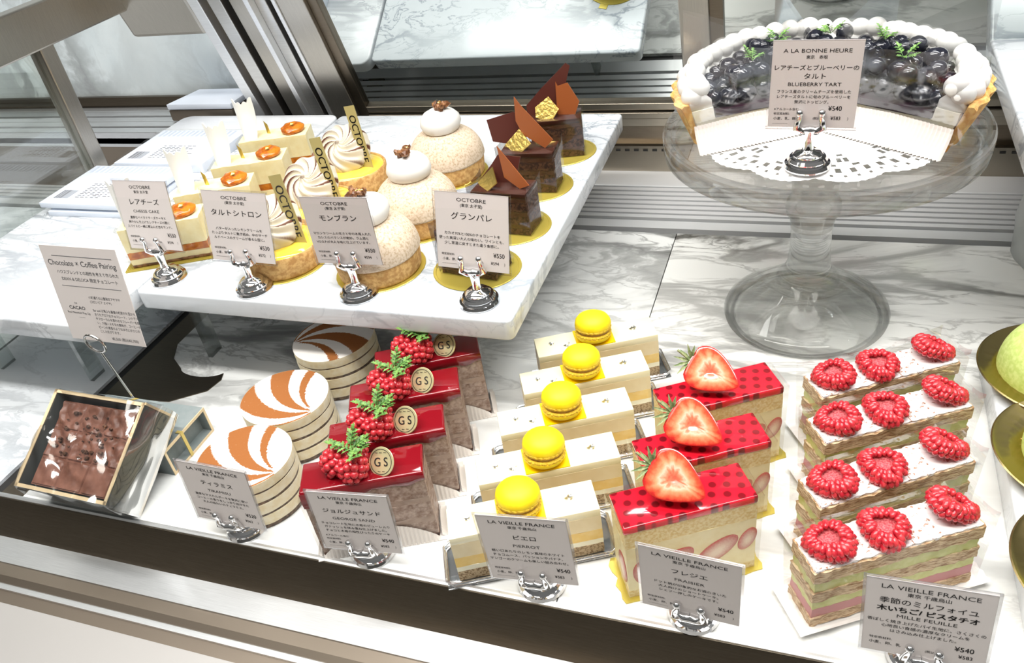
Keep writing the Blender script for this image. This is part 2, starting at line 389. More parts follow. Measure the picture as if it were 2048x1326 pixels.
def tag(o, label, cat, group=None):
    o['label'] = label; o['category'] = cat
    if group: o['group'] = group
    return o

def thing(name, label, cat, loc=(0, 0, 0), rz=0.0, group=None):
    o = bpy.data.objects.new(name, None); COL.objects.link(o); o.empty_display_size = 0.02
    o.location = loc; o.rotation_euler = (0, 0, rz)
    return tag(o, label, cat, group)

def kids(o): return [c for c in bpy.data.objects if c.parent == o]
def dup(root, label, loc, rz=0.0):
    r = root.copy(); COL.objects.link(r); r.location = loc; r.rotation_euler = (0, 0, rz); r['label'] = label
    for ch in kids(root):
        c = ch.copy(); COL.objects.link(c); c.parent = r
        for g in kids(ch):
            d = g.copy(); COL.objects.link(d); d.parent = c
    return r

def struct(name, mb, mat, **k):
    o = mb.build(name, mat, **k); o['kind'] = 'structure'; return o

def rbox(sx, sy, z0, z1, bevel=0.0008, segs=2, cx=0, cy=0):
    return MB().box(cx - sx / 2, cx + sx / 2, cy - sy / 2, cy + sy / 2, z0, z1)

def wavy(sx, sy, z0, z1, amp=0.0006, zamp=0.0003, seed=0, nx=36, ny=14):
    """a cake layer: block whose sides and top edge wander a little"""
    per = [(-sx / 2 + sx * i / nx, -sy / 2) for i in range(nx)] + [(sx / 2, -sy / 2 + sy * i / ny) for i in range(ny)] + \
          [(sx / 2 - sx * i / nx, sy / 2) for i in range(nx)] + [(-sx / 2, sy / 2 - sy * i / ny) for i in range(ny)]
    n = len(per); mb = MB(); vs = []
    levels = [0.0, 0.33, 0.66, 1.0]
    for li, l in enumerate(levels):
        for i, (x, y) in enumerate(per):
            k = mnoise.noise(Vector((x * 260 + seed * 9.1, y * 260, l * 2.3 + seed)))
            k2 = mnoise.noise(Vector((x * 150 - seed * 3.3, y * 150, seed * 1.7 + l)))
            d = amp * k; nxv = (1 if i in range(nx, nx + ny) else -1 if i >= 2 * nx + ny else 0); nyv = (-1 if i < nx else 1 if nx + ny <= i < 2 * nx + ny else 0)
            vs.append((x + nxv * d, y + nyv * d, z0 + (z1 - z0) * l + (zamp * k2 if 0 < li else 0)))
    fs = []
    for l in range(3):
        for i in range(n):
            j = (i + 1) % n; fs.append((l * n + i, l * n + j, (l + 1) * n + j, (l + 1) * n + i))
    fs.append(tuple(reversed(range(n)))); fs.append(tuple(3 * n + i for i in range(n)))
    return mb.add(vs, fs)

# text: several lines become one mesh lying in the XY plane
def text_mesh(name, items, mat):
    mb = MB()
    for it in items:
        s, size, x, y = it[:4]; al = it[4] if len(it) > 4 else 'CENTER'; wx = it[5] if len(it) > 5 else 1.0; bold = it[6] if len(it) > 6 else 0.0
        cu = bpy.data.curves.new('t', 'FONT'); cu.body = s; cu.size = 1.0; cu.align_x = al; cu.resolution_u = 5 if size > 0.0045 else 2
        o = bpy.data.objects.new('t', cu); COL.objects.link(o)
        dg = bpy.context.evaluated_depsgraph_get(); dg.update()
        me = bpy.data.meshes.new_from_object(o.evaluated_get(dg))
        q = bold * size * 1.1   # heavier strokes: the same glyphs laid twice or four times, a hair apart
        for dx, dy in ([(0, 0)] if bold < 0.003 else [(-q, 0), (q, 0)] if bold < 0.02 else [(-q, -q * .5), (q, -q * .5), (-q, q * .5), (q, q * .5), (0, 0)]):
            mb.add([(v.co.x * size * wx + x + dx, v.co.y * size + y + dy, 0) for v in me.vertices], [tuple(p.vertices) for p in me.polygons])
        bpy.data.objects.remove(o); bpy.data.curves.remove(cu); bpy.data.meshes.remove(me)
    return mb

def upright(mb, off=-0.0006):
    mb.v = [(x, off - z, y) for x, y, z in mb.v]; return mb

# ------------------------------------------------------------------ the setting
o = struct('floor', MB().box(-0.597, -0.1355, 0.2965, 0.766, -0.02, 0), M['floor'], smooth=False)
o = struct('floor', MB().box(-0.1345, 0.75, 0.2965, 0.766, -0.02, 0), M['floor2'], smooth=False)
o = struct('floor', MB().box(-1.9, -0.633, 0.2965, 0.766, -0.02, 0), M['slab2'], smooth=False)
struct('trim_1', MB().box(-0.633, -0.622, 0.2965, 0.93, -0.02, -0.003), M['black'], smooth=False)
struct('trim_2', MB().box(-0.622, -0.597, 0.2965, 0.93, -0.02, -0.0008), M['steel_dark'], smooth=False)
notch = [(-0.5965, 0.505), (-0.585, 0.484)] + [(-0.541 + 0.026 * cos(t), 0.474 + 0.012 * sin(t)) for t in [pi + 0.25 + k * (pi - 0.5) / 10 for k in range(11)]] + \
        [(-0.512, 0.462), (-0.516, 0.445), (-0.545, 0.425), (-0.5965, 0.420)]
struct('trim_3', MB().prism(notch, 0.0, 0.0008), M['steel_dark'], smooth=False)
# front frame: a profile of (y, z) swept along the case
def sweep(name, prof, mat, x0=-1.9, x1=0.95):
    n = len(prof); mb = MB()
    mb.add([(x, y, z) for x in (x0, x1) for y, z in prof],
           [(i, (i + 1) % n, n + (i + 1) % n, n + i) for i in range(n)] + [tuple(reversed(range(n))), tuple(range(n, 2 * n))])
    return struct(name, mb, mat, smooth=False)
sweep('trim_4', [(0.2965, -0.02), (0.2965, 0.0012), (0.2945, 0.0014), (0.2932, 0.0006), (0.2932, -0.02)], M['steel_bright'])
sweep('trim_5', [(0.2932, -0.0004), (0.2925, -0.0004), (0.2760, -0.030), (0.2760, -0.045), (0.2932, -0.045)], M['steel_dark'])
sweep('trim_6', [(0.2760, -0.030), (0.2535, -0.0295), (0.2535, -0.045), (0.2760, -0.045)], M['steel_bright'])
sweep('trim_7', [(0.2535, -0.0290), (0.2515, -0.0272), (0.2420, -0.0272), (0.2375, -0.0300), (0.2375, -0.045), (0.2535, -0.045)], M['brown_metal'])
sweep('trim_8', [(0.2375, -0.031), (0.2330, -0.031), (0.2330, -0.045), (0.2375, -0.045)], M['steel_bright'])
sweep('trim_9', [(0.2330, -0.033), (0.2220, -0.033), (0.2220, -0.045), (0.2330, -0.045)], M['brown_metal'])
sweep('trim_10', [(0.2220, -0.030), (-0.05, -0.030), (-0.05, -0.06), (0.2220, -0.06)], M['counter'])
# front glass standing in the channel of the front frame, sloping away towards the top
fg = struct('window_1', MB().box(-1.9, 0.95, -0.003, 0.003, 0.0, 0.34), M['pane'], smooth=False, loc=(0, 0.236, -0.030), rot=(radians(-2), 0, 0))

# rear sill: louvred return grille, ledge and riser, then the leaning sliding doors
struct('trim_11', MB().box(-1.9, 0.95, 0.766, 0.776, -0.03, -0.006), M['black'], smooth=False)
g = MB().box(-1.9, 0.95, 0.776, 0.792, -0.02, 0.0)
for k in range(7):
    y = 0.797 + k * 0.0098
    g.box(-1.9, 0.95, y, y + 0.0068, -0.02, 0.001 + 0.0004 * k)
struct('trim_12', g, M['louvre'], smooth=False)
struct('trim_13', MB().box(-1.9, 0.95, 0.792, 0.868, -0.03, -0.009), M['black'], smooth=False)
struct('trim_14', MB().box(-1.9, 0.95, 0.866, 0.905, -0.02, 0.004), M['louvre'], smooth=False, bevel=0.001)
g = MB().box(-1.9, 0.95, 0.905, 0.925, -0.02, 0.036)
struct('trim_15', g, M['riser'], smooth=False)
g = MB()
for k in range(120): g.box(-0.56 + k * 0.011, -0.5545 + k * 0.011, 0.9040, 0.9055, 0.030, 0.0325)
struct('trim_16', g, M['black'], smooth=False)
TILT = radians(18); DY = 0.927
def leaning(name, mb, mat, **k):
    return struct(name, mb, mat, loc=(0, DY, 0), rot=(TILT, 0, 0), **k)
leaning('trim_17', MB().box(-0.548, 0.95, -0.006, 0.02, 0.068, 0.080).box(-0.548, 0.95, -0.009, 0.02, 0.082, 0.090).box(-0.548, 0.95, -0.006, 0.02, 0.092, 0.101), M['riser'], smooth=False, bevel=0.0008)
leaning('trim_23', MB().box(-0.548, 0.95, -0.003, 0.02, 0.036, 0.067), M['steel_dark'], smooth=False)
leaning('window_2', MB().box(-0.548, 0.95, 0.0, 0.004, 0.100, 0.62), M['mirror'], smooth=False)
leaning('window_3', MB().box(-0.143, -0.113, -0.010, 0.0, 0.066, 0.62), M['steel_warm'], smooth=False, bevel=0.001)
leaning('trim_18', MB().box(-0.113, -0.100, -0.006, 0.0, 0.066, 0.62), M['steel_dark'], smooth=False)
strips = [(-0.744, -0.727, 0.030, 'steel_bright'), (-0.727, -0.717, 0.016, 'steel_dark'), (-0.717, -0.697, 0.026, 'steel'), (-0.697, -0.690, 0.012, 'black'),
          (-0.690, -0.664, 0.020, 'steel_warm'), (-0.664, -0.656, 0.026, 'steel_bright'), (-0.656, -0.640, 0.016, 'steel'), (-0.640, -0.634, 0.008, 'black'),
          (-0.634, -0.628, 0.014, 'steel_bright'), (-0.628, -0.588, 0.012, 'steel_warm'), (-0.588, -0.574, 0.006, 'steel_dark')]
for x0, x1, d, mt in strips:
    x0, x1 = [-0.70 + (x + 0.744) * 0.894 for x in (x0, x1)]
    leaning('pillar_trim', MB().box(x0, x1, -d, 0.02, -0.02, 0.62), M[mt], smooth=False, bevel=0.0008)
# left neighbour bay: end frame with glass, ledge, and a panel standing in for mirrored marble
struct('partition_frame', MB().box(-0.812, -0.794, 0.674, 0.695, 0.0, 0.262).box(-0.813, -0.793, 0.36, 0.885, 0.248, 0.292), M['steel_warm'], smooth=False, bevel=0.002)
leaning('trim_19', MB().box(-0.812, -0.698, -0.030, 0.0, 0.232, 0.31), M['steel_warm'], smooth=False, bevel=0.006, segs=3)
struct('window_4', MB().box(-0.805, -0.801, 0.30, 0.674, 0.0, 0.25), M['end_glass'], smooth=False)
struct('reflection_panel', MB().box(-1.9, -0.700, 0.926, 0.95, 0.102, 0.60), M['panel'], smooth=False)  # solid panel in place of a marble slab mirrored in the rear doors
struct('trim_20', MB().box(-1.9, -0.700, 0.920, 0.95, 0.088, 0.102), M['steel_dark'], smooth=False)
g = MB()
for k in range(5): g.box(-1.9, -0.816, 0.828 + k * 0.0185, 0.828 + k * 0.0185 + 0.0150, 0.07, 0.088 + 0.001 * (k % 2))
g.box(-1.9, -0.816, 0.828, 0.925, 0.066, 0.080)
struct('trim_21', g, M['steel_bright'], smooth=False, bevel=0.001)
struct('trim_22', MB().box(-1.9, -0.816, 0.832, 0.925, -0.02, 0.066), M['brown_metal'], smooth=False)

# ------------------------------------------------------------------ slabs and their glass legs
def slab(name, label, x0, x1, y0, y1, z0, z1, mat, r=0.006, bev=0.0022):
    poly = []
    for cx, cy, a in ((x1 - r, y0 + r, -pi / 2), (x1 - r, y1 - r, 0), (x0 + r, y1 - r, pi / 2), (x0 + r, y0 + r, pi)):
        for k in range(6): poly.append((cx + r * cos(a + k * pi / 10), cy + r * sin(a + k * pi / 10)))
    return tag(MB().prism(poly, z0, z1).build(name, mat, None, bevel=bev, segs=3), label, 'marble slab')
SL = 0.105
slab('marble_slab', 'white marble display slab carrying the meringue tarts and chestnut domes', -0.5535, -0.2025, 0.451, 0.838, 0.0865, SL, M['slab'])
slab('marble_slab', 'pale marble slab at the left under the printed white packets', -0.792, -0.5565, 0.397, 0.842, 0.0865, SL, M['slab2'], 0.014)
slab('marble_slab', 'raised marble slab cut off by the right picture edge beside the cake stand', 0.143, 0.62, 0.56, 0.885, 0.137, 0.158, M['slab'])
slab('marble_slab', 'low marble block under the gold plates at the right edge', 0.131, 0.60, 0.20, 0.585, 0.0, 0.0245, M['slab2'])
def glass_leg(label, x, y, h, rz=0.0):
    return tag(MB().box(-0.0025, 0.0025, -0.008, 0.008, 0, h).build('glass_support', M['leg_glass'], None, smooth=False, loc=(x, y, 0), rot=(0, 0, rz)), label, 'slab support', 'glass legs under the marble slabs')
glass_leg('glass strip leg under the front left corner of the tart slab', -0.546, 0.500, 0.0863)
glass_leg('glass strip leg under the packet slab, nearest the dark floor channel', -0.650, 0.447, 0.0863)
glass_leg('glass strip leg under the packet slab, near the left picture edge', -0.770, 0.447, 0.0863)
glass_leg('glass strip support under the back right of the tart slab', -0.28, 0.79, 0.0863)
glass_leg('glass strip support at the back of the packet slab, mostly out of sight', -0.66, 0.80, 0.0863)
blk = MB().lathe([(0.0, 0.0), (0.060, 0.0), (0.066, 0.03), (0.062, 0.07), (0.055, 0.11), (0.050, 0.136), (0.0, 0.136)], 28, wob=lambda t, r, z: 1 + 0.05 * sin(5 * t + z * 60))
tag(blk.build('frosted_riser', M['frost'], None, loc=(0.236, 0.745, 0)), 'frosted translucent riser under the raised slab at the right edge', 'riser')

# ------------------------------------------------------------------ price cards and their holders
def card_axes(th, ti, ro):
    u = Vector((cos(th), sin(th), 0)); n = Vector((-sin(th), cos(th), 0)); k = Vector((0, 0, 1))
    h = n * sin(ti) + k * cos(ti)
    return u * cos(ro) + h * sin(ro), -u * sin(ro) + h * cos(ro)
def place_card(o, x, y, z, th, ti, ro):
    X, Z = card_axes(th, ti, ro); Y = Z.cross(X)
    o.matrix_world = Matrix(((X.x, Y.x, Z.x, x), (X.y, Y.y, Z.y, y), (X.z, Y.z, Z.z, z), (0, 0, 0, 1)))

def price_card(label, fit, lines, group='price cards in chrome holders'):
    x, y, z, th, ti, W, H, ro = fit
    root = MB().box(-W / 2, W / 2, 0, 0.0006, 0, H).build('price_card', M['paper'], None, smooth=False)
    tag(root, label, 'price card', group); place_card(root, x, y, z, th, ti, ro)
    text_items = []
    for it in lines:
        s, size, cx, cy = it[:4]
        text_items.append((s, size * W, cx * W, cy * H, *it[4:]))
    upright(text_mesh('printed_text', text_items, None), -0.00012).build('printed_text', M['ink'], root, smooth=False, recalc=False)
    e = 0.0016
    s = MB().box(-W / 2 - e, W / 2 + e, -0.0002, 0.0008, H, H + e).box(-W / 2 - e, W / 2 + e, -0.0002, 0.0008, -e, 0).box(-W / 2 - e, -W / 2, -0.0002, 0.0008, 0, H).box(W / 2, W / 2 + e, -0.0002, 0.0008, 0, H)
    s.build('clear_sleeve', M['sleeve'], root, smooth=False)
    return root

def std_lines(shop, place, jp, latin, desc, price, tax, extra=None, allergen='小麦、卵、乳', jsize=0.105):
    L = [(shop, 0.070, 0, 0.89, 'CENTER', 1.25, 0.004), (place, 0.052, 0, 0.825, 'CENTER', 1, 0.012), (jp, jsize, 0, 0.665, 'CENTER', 1.1, 0.006)]
    if latin: L.append((latin, 0.064, 0, 0.545, 'CENTER', 1.25, 0.0))
    for i, d in enumerate(desc): L.append((d, 0.049, 0, 0.455 - 0.065 * i, 'CENTER', 1, 0.006))
    if extra: L.append((extra, 0.040, -0.44, 0.235, 'LEFT', 1, 0.006))
    L += [('特定原材料:', 0.036, -0.44, 0.175, 'LEFT', 1, 0.008), (allergen, 0.044, -0.43, 0.105, 'LEFT', 1.0, 0.008), ('000001100002000', 0.026, -0.44, 0.045, 'LEFT', 1.0, 0.004) if False else ('一一一一一一一', 0.034, -0.44, 0.045, 'LEFT', 0.9, 0.01),
          (price, 0.088, 0.44, 0.195, 'RIGHT', 0.85, 0.010), ('(税込', 0.036, 0.06, 0.105, 'LEFT', 1, 0.008), (tax, 0.064, 0.36, 0.095, 'RIGHT', 0.85, 0.006), (')', 0.05, 0.44, 0.10, 'CENTER')]
    return L
PC = {
 'h1': ((-.532, .474, .135, .019, .178, .055, .061, -.009), std_lines('OCTOBRE', '東京 太子堂', 'レアチーズ', 'CHEESE CAKE', ['濃厚なベイクドチーズケーキと', '爽やかに仕上げたレアチーズの間に', 'スパイスと一緒に煮込んだ杏をサンド。'], '¥550', '¥594'), 'small price card reading CHEESE CAKE in front of the apricot slices'),
 'h2': ((-.438, .468, .132, .127, .159, .056, .060, -.101), std_lines('OCTOBRE', '(東京 太子堂)', 'タルトシトロン', None, ['バターが入ったレモンクリームを', 'たっぷりタルトに敷き詰め、中のサーチ', 'ルドベースのクリームが香る山型に。'], '¥530', '¥572'), 'price card of 530 yen in front of the lemon meringue tarts'),
 'h3': ((-.339, .471, .134, .084, -.02, .055, .059, -.029), std_lines('OCTOBRE', '(東京 太子堂)', 'モンブラン', None, ['マロンクリームの甘さと中の木苺入れた', 'カシスのバランスが絶妙。ラム酒と', 'V.S.O.P.が大人な味に仕上げています。'], '¥550', '¥594'), 'price card leaning in front of the dusted chestnut domes'),
 'h4': ((-.235, .473, .134, .046, .176, .056, .059, -.080), std_lines('OCTOBRE', '(東京 太子堂)', 'グランパレ', None, ['カカオ70%と100%のチョコレートを', '使った奥深い大人の味わい。ワインとも、', '少し常温に戻すとまた違う食感に。'], '¥550', '¥594'), 'price card hiding the front chocolate block at the slab corner'),
 'st': ((-.007, .558, .209, -.007, -.06, .055, .060, -.024), [('A LA BONNE HEURE', 0.066, 0, 0.865, 'CENTER', 1.25, 0.002), ('東京　赤坂', 0.048, 0, 0.80, 'CENTER', 1, 0.012), ('レアチーズとブルーベリーの', 0.070, 0, 0.675, 'CENTER', 1.05, 0.006), ('タルト', 0.080, 0, 0.575, 'CENTER', 1.1, 0.006), ('BLUEBERRY TART', 0.064, 0, 0.49, 'CENTER', 1.2, 0.002),
        ('フランス産のクリームチーズを使用した', 0.047, 0, 0.41, 'CENTER', 1, 0.006), ('レアチーズタルトに旬のブルーベリーを', 0.047, 0, 0.35, 'CENTER', 1, 0.006), ('贅沢にトッピング。', 0.047, 0, 0.29, 'CENTER', 1, 0.006), ('※アルコール含む', 0.038, -0.44, 0.205, 'LEFT', 1, 0.006), ('特定原材料:', 0.036, -0.44, 0.15, 'LEFT', 1, 0.008), ('小麦、乳、卵', 0.044, -0.44, 0.09, 'LEFT', 1, 0.008), ('一一一一一一', 0.034, -0.45, 0.03, 'LEFT', 0.9, 0.01), ('¥540', 0.088, 0.34, 0.205, 'RIGHT', 0.85, 0.010), ('(税込', 0.036, 0.02, 0.10, 'LEFT', 1, 0.008), ('¥583', 0.066, 0.34, 0.095, 'RIGHT', 0.85, 0.008), (')', 0.05, 0.42, 0.10, 'CENTER')], 'price card reading BLUEBERRY TART on the glass cake stand'),
 'l1': ((-.380, .297, .018, .036, .025, .055, .058, -.068), std_lines('LA VIEILLE FRANCE', '東京 千歳烏山', 'ティラミス', 'TIRAMISU', ['濃厚なマスカルポーネを贅沢に使い', 'コーヒーの香りをしっかり効かせた', '大人の味わいのティラミス。'], '¥520', '¥562', jsize=0.088), 'price card reading TIRAMISU in front of the striped round cakes'),
 'l2': ((-.271, .297, .016, .147, -.023, .055, .058, -.047), std_lines('LA VIEILLE FRANCE', '東京 千歳烏山', 'ジョルジュサンド', 'GEORGE SAND', ['チョコレート生地に木苺のピューレ入り', 'ガナッシュを挟み重ね仕上げました。', 'チョコと木苺の相性ぴったりのケーキ'], '¥540', '¥583', '※アルコール含む', jsize=0.085), 'price card of 540 yen standing in front of the red glazed raspberry cakes'),
 'l3': ((-.147, .297, .018, .080, -.016, .056, .061, .034), std_lines('LA VIEILLE FRANCE', '東京 千歳烏山', 'ピエロ', 'PIERROT', ['軽い口あたりのレモン風味のホワイト', 'チョコムース、パッションやバナナ、', 'マンゴーのクリームも楽しい組み合わせ。'], '¥540', '¥583', jsize=0.085), 'price card standing in front of the white bars with yellow macarons'),
 'l4': ((-.050, .296, .016, -.048, -.079, .057, .061, -.017), std_lines('LA VIEILLE FRANCE', '東京 千歳烏山', 'フレジエ', 'FRAISIER', ['ドット柄が印象的なお酒のきいた', '大人向けのショートケーキ。', 'シェフ一押しのケーキです。'], '¥540', '¥583', jsize=0.085), 'price card reading FRAISIER in front of the strawberry cakes'),
 'l5': ((.074, .295, .018, -.031, .043, .060, .059, .053), [('LA VIEILLE FRANCE', 0.075, 0, 0.885, 'CENTER', 1.2, 0.002), ('東京 千歳烏山', 0.055, 0, 0.815, 'CENTER', 1, 0.010), ('季節のミルフォイユ', 0.082, 0, 0.700, 'CENTER', 1.05, 0.006), ('木いちご/ ピスタチオ', 0.080, 0, 0.595, 'CENTER', 1.05, 0.030), ('MILLE FEUILLE', 0.062, 0, 0.515, 'CENTER', 1.25, 0.002), ('香ばしく焼き上げたパイ生地に、さくさくの', 0.047, 0, 0.435, 'CENTER', 1, 0.006), ('心地良い食感の濃厚なクリームを', 0.047, 0, 0.37, 'CENTER', 1, 0.006), ('はさみ込み仕上げました。', 0.047, 0, 0.305, 'CENTER', 1, 0.006),
        ('特定原材料:', 0.036, -0.44, 0.185, 'LEFT', 1, 0.008), ('小麦、卵、乳', 0.044, -0.44, 0.115, 'LEFT', 1, 0.008), ('¥540', 0.088, 0.40, 0.195, 'RIGHT', 0.85, 0.010), ('(税込', 0.036, 0.02, 0.10, 'LEFT', 1, 0.008), ('¥583', 0.066, 0.40, 0.10, 'RIGHT', 0.85, 0.008)], 'price card reading MILLE FEUILLE at the front right corner')}
for k, (fit, L, lab) in PC.items(): price_card(lab, fit, L)

_holder_cache = {}
def card_holder(label, x, y, z, h, back, rz):
    """stepped chrome foot, waisted stem and a two-horned clip; h: clip floor above the base, back: how far the foot sits behind the card"""
    root = thing('card_holder', label, 'card holder', (x, y, z), rz, 'chrome card holders')
    key = (round(h, 4), round(back, 4))
    if key not in _holder_cache:
        base = MB().lathe([(0, 0), (0.0135, 0), (0.0140, 0.0012), (0.0132, 0.0030), (0.0116, 0.0034), (0.0118, 0.0050), (0.0105, 0.0066), (0.0088, 0.0068), (0.0088, 0.0082), (0.0070, 0.0098), (0.0046, 0.0102), (0.0036, 0.0112), (0, 0.0112)], 28, mat=Matrix.Translation((0, back, 0)) @ Matrix.Scale(1.15, 4))
        stem = MB().tube([(0, back, 0.0105), (0, back * 0.75, 0.0105 + (h - 0.012) * 0.35), (0, back * 0.25, h - 0.004), (0, 0, h + 0.0005)], [0.0042, 0.0031, 0.0040, 0.0058], 14)
        cl = MB()
        for s in (-1, 1):
            cl.tube([(0, -0.0012, h), (s * 0.0045, -0.0016, h - 0.0003), (s * 0.0085, -0.0022, h + 0.002), (s * 0.0078, -0.0026, h + 0.006), (s * 0.0066, -0.0028, h + 0.010), (s * 0.0070, -0.0034, h + 0.0128)], [0.0034, 0.0030, 0.0029, 0.0022, 0.0018, 0.0022], 10)
            cl.ball((s * 0.0070, -0.0034, h + 0.0130), 0.0026, 2)
        _holder_cache[key] = (base.mesh('foot', M['chrome']), stem.mesh('stem', M['chrome']), cl.mesh('clip', M['chrome']))
    b, s, c = _holder_cache[key]
    link('foot', b, root); link('stem', s, root); link('clip', c, root)
    return root
for k, lab, h, back in (('h1', 'chrome holder gripping the CHEESE CAKE card', .0285, 0), ('h2', 'chrome holder gripping the card before the lemon tarts', .0255, 0), ('h3', 'chrome holder gripping the card before the chestnut domes', .0275, 0),
                        ('h4', 'chrome holder gripping the card before the chocolate blocks', .0275, 0), ('st', 'chrome holder standing on the paper doily of the glass cake stand', .0290, 0),
                        ('l1', 'chrome holder of the TIRAMISU card behind the front rail', .0165, .012), ('l2', 'chrome holder of the card before the red glazed cakes, behind the front rail', .0145, .012), ('l3', 'chrome holder of the card before the macaron bars, behind the front rail', .0165, .012),
                        ('l4', 'chrome holder of the FRAISIER card behind the front rail', .0145, .012), ('l5', 'chrome holder of the MILLE FEUILLE card at the bottom right', .0165, .012)):
    f = PC[k][0]; zb = SL if k[0] == 'h' else 0.1806 if k == 'st' else 0.0
    card_holder(lab, f[0], f[1], zb, f[2] - zb - 0.0015 if k != 'x' else h, back, f[3])

# tall chocolate and coffee card in a wire ring
W, H = .081, .084
ch = MB().box(-W / 2, W / 2, 0, 0.0006, 0, H).build('menu_card', M['paper'], None, smooth=False)
tag(ch, 'tall paper card reading Chocolate x Coffee Pairing held by a wire ring', 'card'); place_card(ch, -.538, .3935, .094, -.038, .167, .014)
ci = [('Chocolate × Coffee Pairing', .0066, 0, .0675, 'CENTER', 1.0, .006), ('ハウスブレンドとの相性を考えて作られた', .0035, .003, .0605, 'CENTER', 1, .008), ('DEAN & DELUCA 限定チョコレート', .0038, .003, .0545, 'CENTER', 1, .008),
      ('the', .0026, -.022, .0335, 'CENTER'), ('CACAO', .0042, -.022, .0285, 'CENTER', 1.2, .02), ('Red Mountain Pop Up', .0028, -.022, .0245, 'CENTER', 1, .004), ('~~~~', .0028, -.020, .0205, 'CENTER')]
for i, s in enumerate(['小町通りの山豊限定アヤマヤ', '(コロンビア エイヤ)', '', 'Bar and は希少な最優の町家のた豆から', 'きりたアロマ広チョコレート。シトラス', 'やフローラルを思わせるフレーバーを纏', 'い、力強いスモモの風味が、コーヒーの', 'ピーンの蒸香のようなほろにがさとの', 'こしと広がります。']):
    if s: ci.append((s, .0029, -.005, .0395 - .0038 * i, 'LEFT', .90, .004))
ci += [('¥2,500 (税込¥2,700)', .0034, .020, .0030, 'CENTER', 1, .006)]
t = upright(text_mesh('printed_text', ci, None), -0.00012)
t.box(-.030, .034, -.0002, 0, .0755, .0759).box(-.030, .034, -.0002, 0, .0495, .0498)
t.build('printed_text', M['ink_grey'], ch, smooth=False, recalc=False)
wr = thing('wire_card_stand', 'twisted steel wire stand with a ring gripping the tall card', 'card stand', (-.5535, .4035, 0))
MB().tube([(0, 0, 0), (0.0005, -0.0038, 0.03), (0.001, -0.0076, 0.06), (0.0015, -0.0105, 0.083)], 0.0011, 10).build('stem', M['wire'], wr)
MB().tube([(0.0015 + 0.0095 * cos(a), -0.0118 - 0.001 * sin(a), 0.0925 + 0.0095 * sin(a)) for a in [2 * pi * i / 28 for i in range(28)]], 0.0011, 8, closed=True).build('ring', M['wire'], wr)
MB().lathe([(0, 0), (0.012, 0), (0.012, 0.0015), (0.009, 0.003), (0, 0.003)], 24).build('foot', M['wire'], wr)
# ------------------------------------------------------------------ shared fruit meshes
def raspberry_half(seed, L=0.0125, Wd=0.0108):
    """cut raspberry lying open: rings of drupelets round a pale hollow"""
    R = random.Random(seed); mb = MB()
    def xy(t, k):
        y = sin(t) * Wd * k; x = cos(t) * L * k
        return x, y * (1.0 - 0.22 * cos(t)) + 0.0012 * sin(2 * t + seed)
    for k, z, n, r in ((0.86, 0.0022, 20, 0.0027), (0.98, 0.0050, 22, 0.0027), (0.88, 0.0078, 21, 0.0026), (0.70, 0.0086, 17, 0.0023)):
        for i in range(n):
            t = 2 * pi * (i + (0.5 if n % 2 else 0)) / n + R.uniform(-.06, .06)
            x, y = xy(t, k); rr = r * R.uniform(.9, 1.12)
            mb.ball((0, 0, 0), rr, 2, (1.35, .82, .95), Matrix.Translation((x, y, z + R.uniform(-.0005, .0007))) @ Matrix.Rotation(atan2(y, x) + R.uniform(-.25, .25), 4, 'Z') @ Matrix.Rotation(.5, 4, 'Y'))
    core = MB().lathe([(0, 0.0052), (0.004, 0.0055), (0.0075, 0.0068), (0.0088, 0.0084), (0.0090, 0.003), (0, 0.001)], 20, 1.0, 0.82)
    return mb.mesh('raspberry', M['raspberry'], recalc=False, sharp=0), core.mesh('hollow', M['rasp_core'])
RASP = [raspberry_half(s) for s in (1, 2, 3)]

def raspberry_whole(seed, L=0.0100, Rr=0.0094):
    R = random.Random(seed); mb = MB().ball((0, 0, 0), 1, 2, (Rr * .86, Rr * .86, L * .9))
    n = 40
    for i in range(n):
        z = 1 - 2 * (i + .5) / n; a = i * 2.39996; q = sqrt(1 - z * z)
        mb.ball((q * cos(a) * Rr * .88, q * sin(a) * Rr * .88, z * L * .9), 0.0027 * R.uniform(.9, 1.1), 2)
    return mb.mesh('raspberry', M['raspberry'], recalc=False, sharp=0)
RWHOLE = raspberry_whole(7)

def leaf_mesh(mb, c, d, up, L, Wd, lobes=3, rnd=None):
    """a lobed leaflet with a fold along its midrib"""
    c = Vector(c); d = Vector(d).normalized(); up = Vector(up); sd = d.cross(up).normalized(); up = sd.cross(d).normalized()
    pts = []; N = lobes * 2
    for i in range(N + 1):
        t = i / N; w = Wd * (sin(pi * min(1, t * .9 + .08))) * (1.0 if i % 2 == 0 else 0.45)
        pts.append((t, w))
    vs = [c]; fs = []
    left = [c + d * (t * L) + sd * w + up * (w * .35 - L * .25 * t * t) for t, w in pts]
    right = [c + d * (t * L) - sd * w + up * (w * .35 - L * .25 * t * t) for t, w in pts]
    mid = [c + d * (t * L) + up * (-L * .25 * t * t) for t, w in pts]
    n = len(pts); vs = left + mid + right
    for i in range(n - 1):
        fs += [(i, i + 1, n + i + 1, n + i), (n + i, n + i + 1, 2 * n + i + 1, 2 * n + i)]
    mb.add(vs, fs)

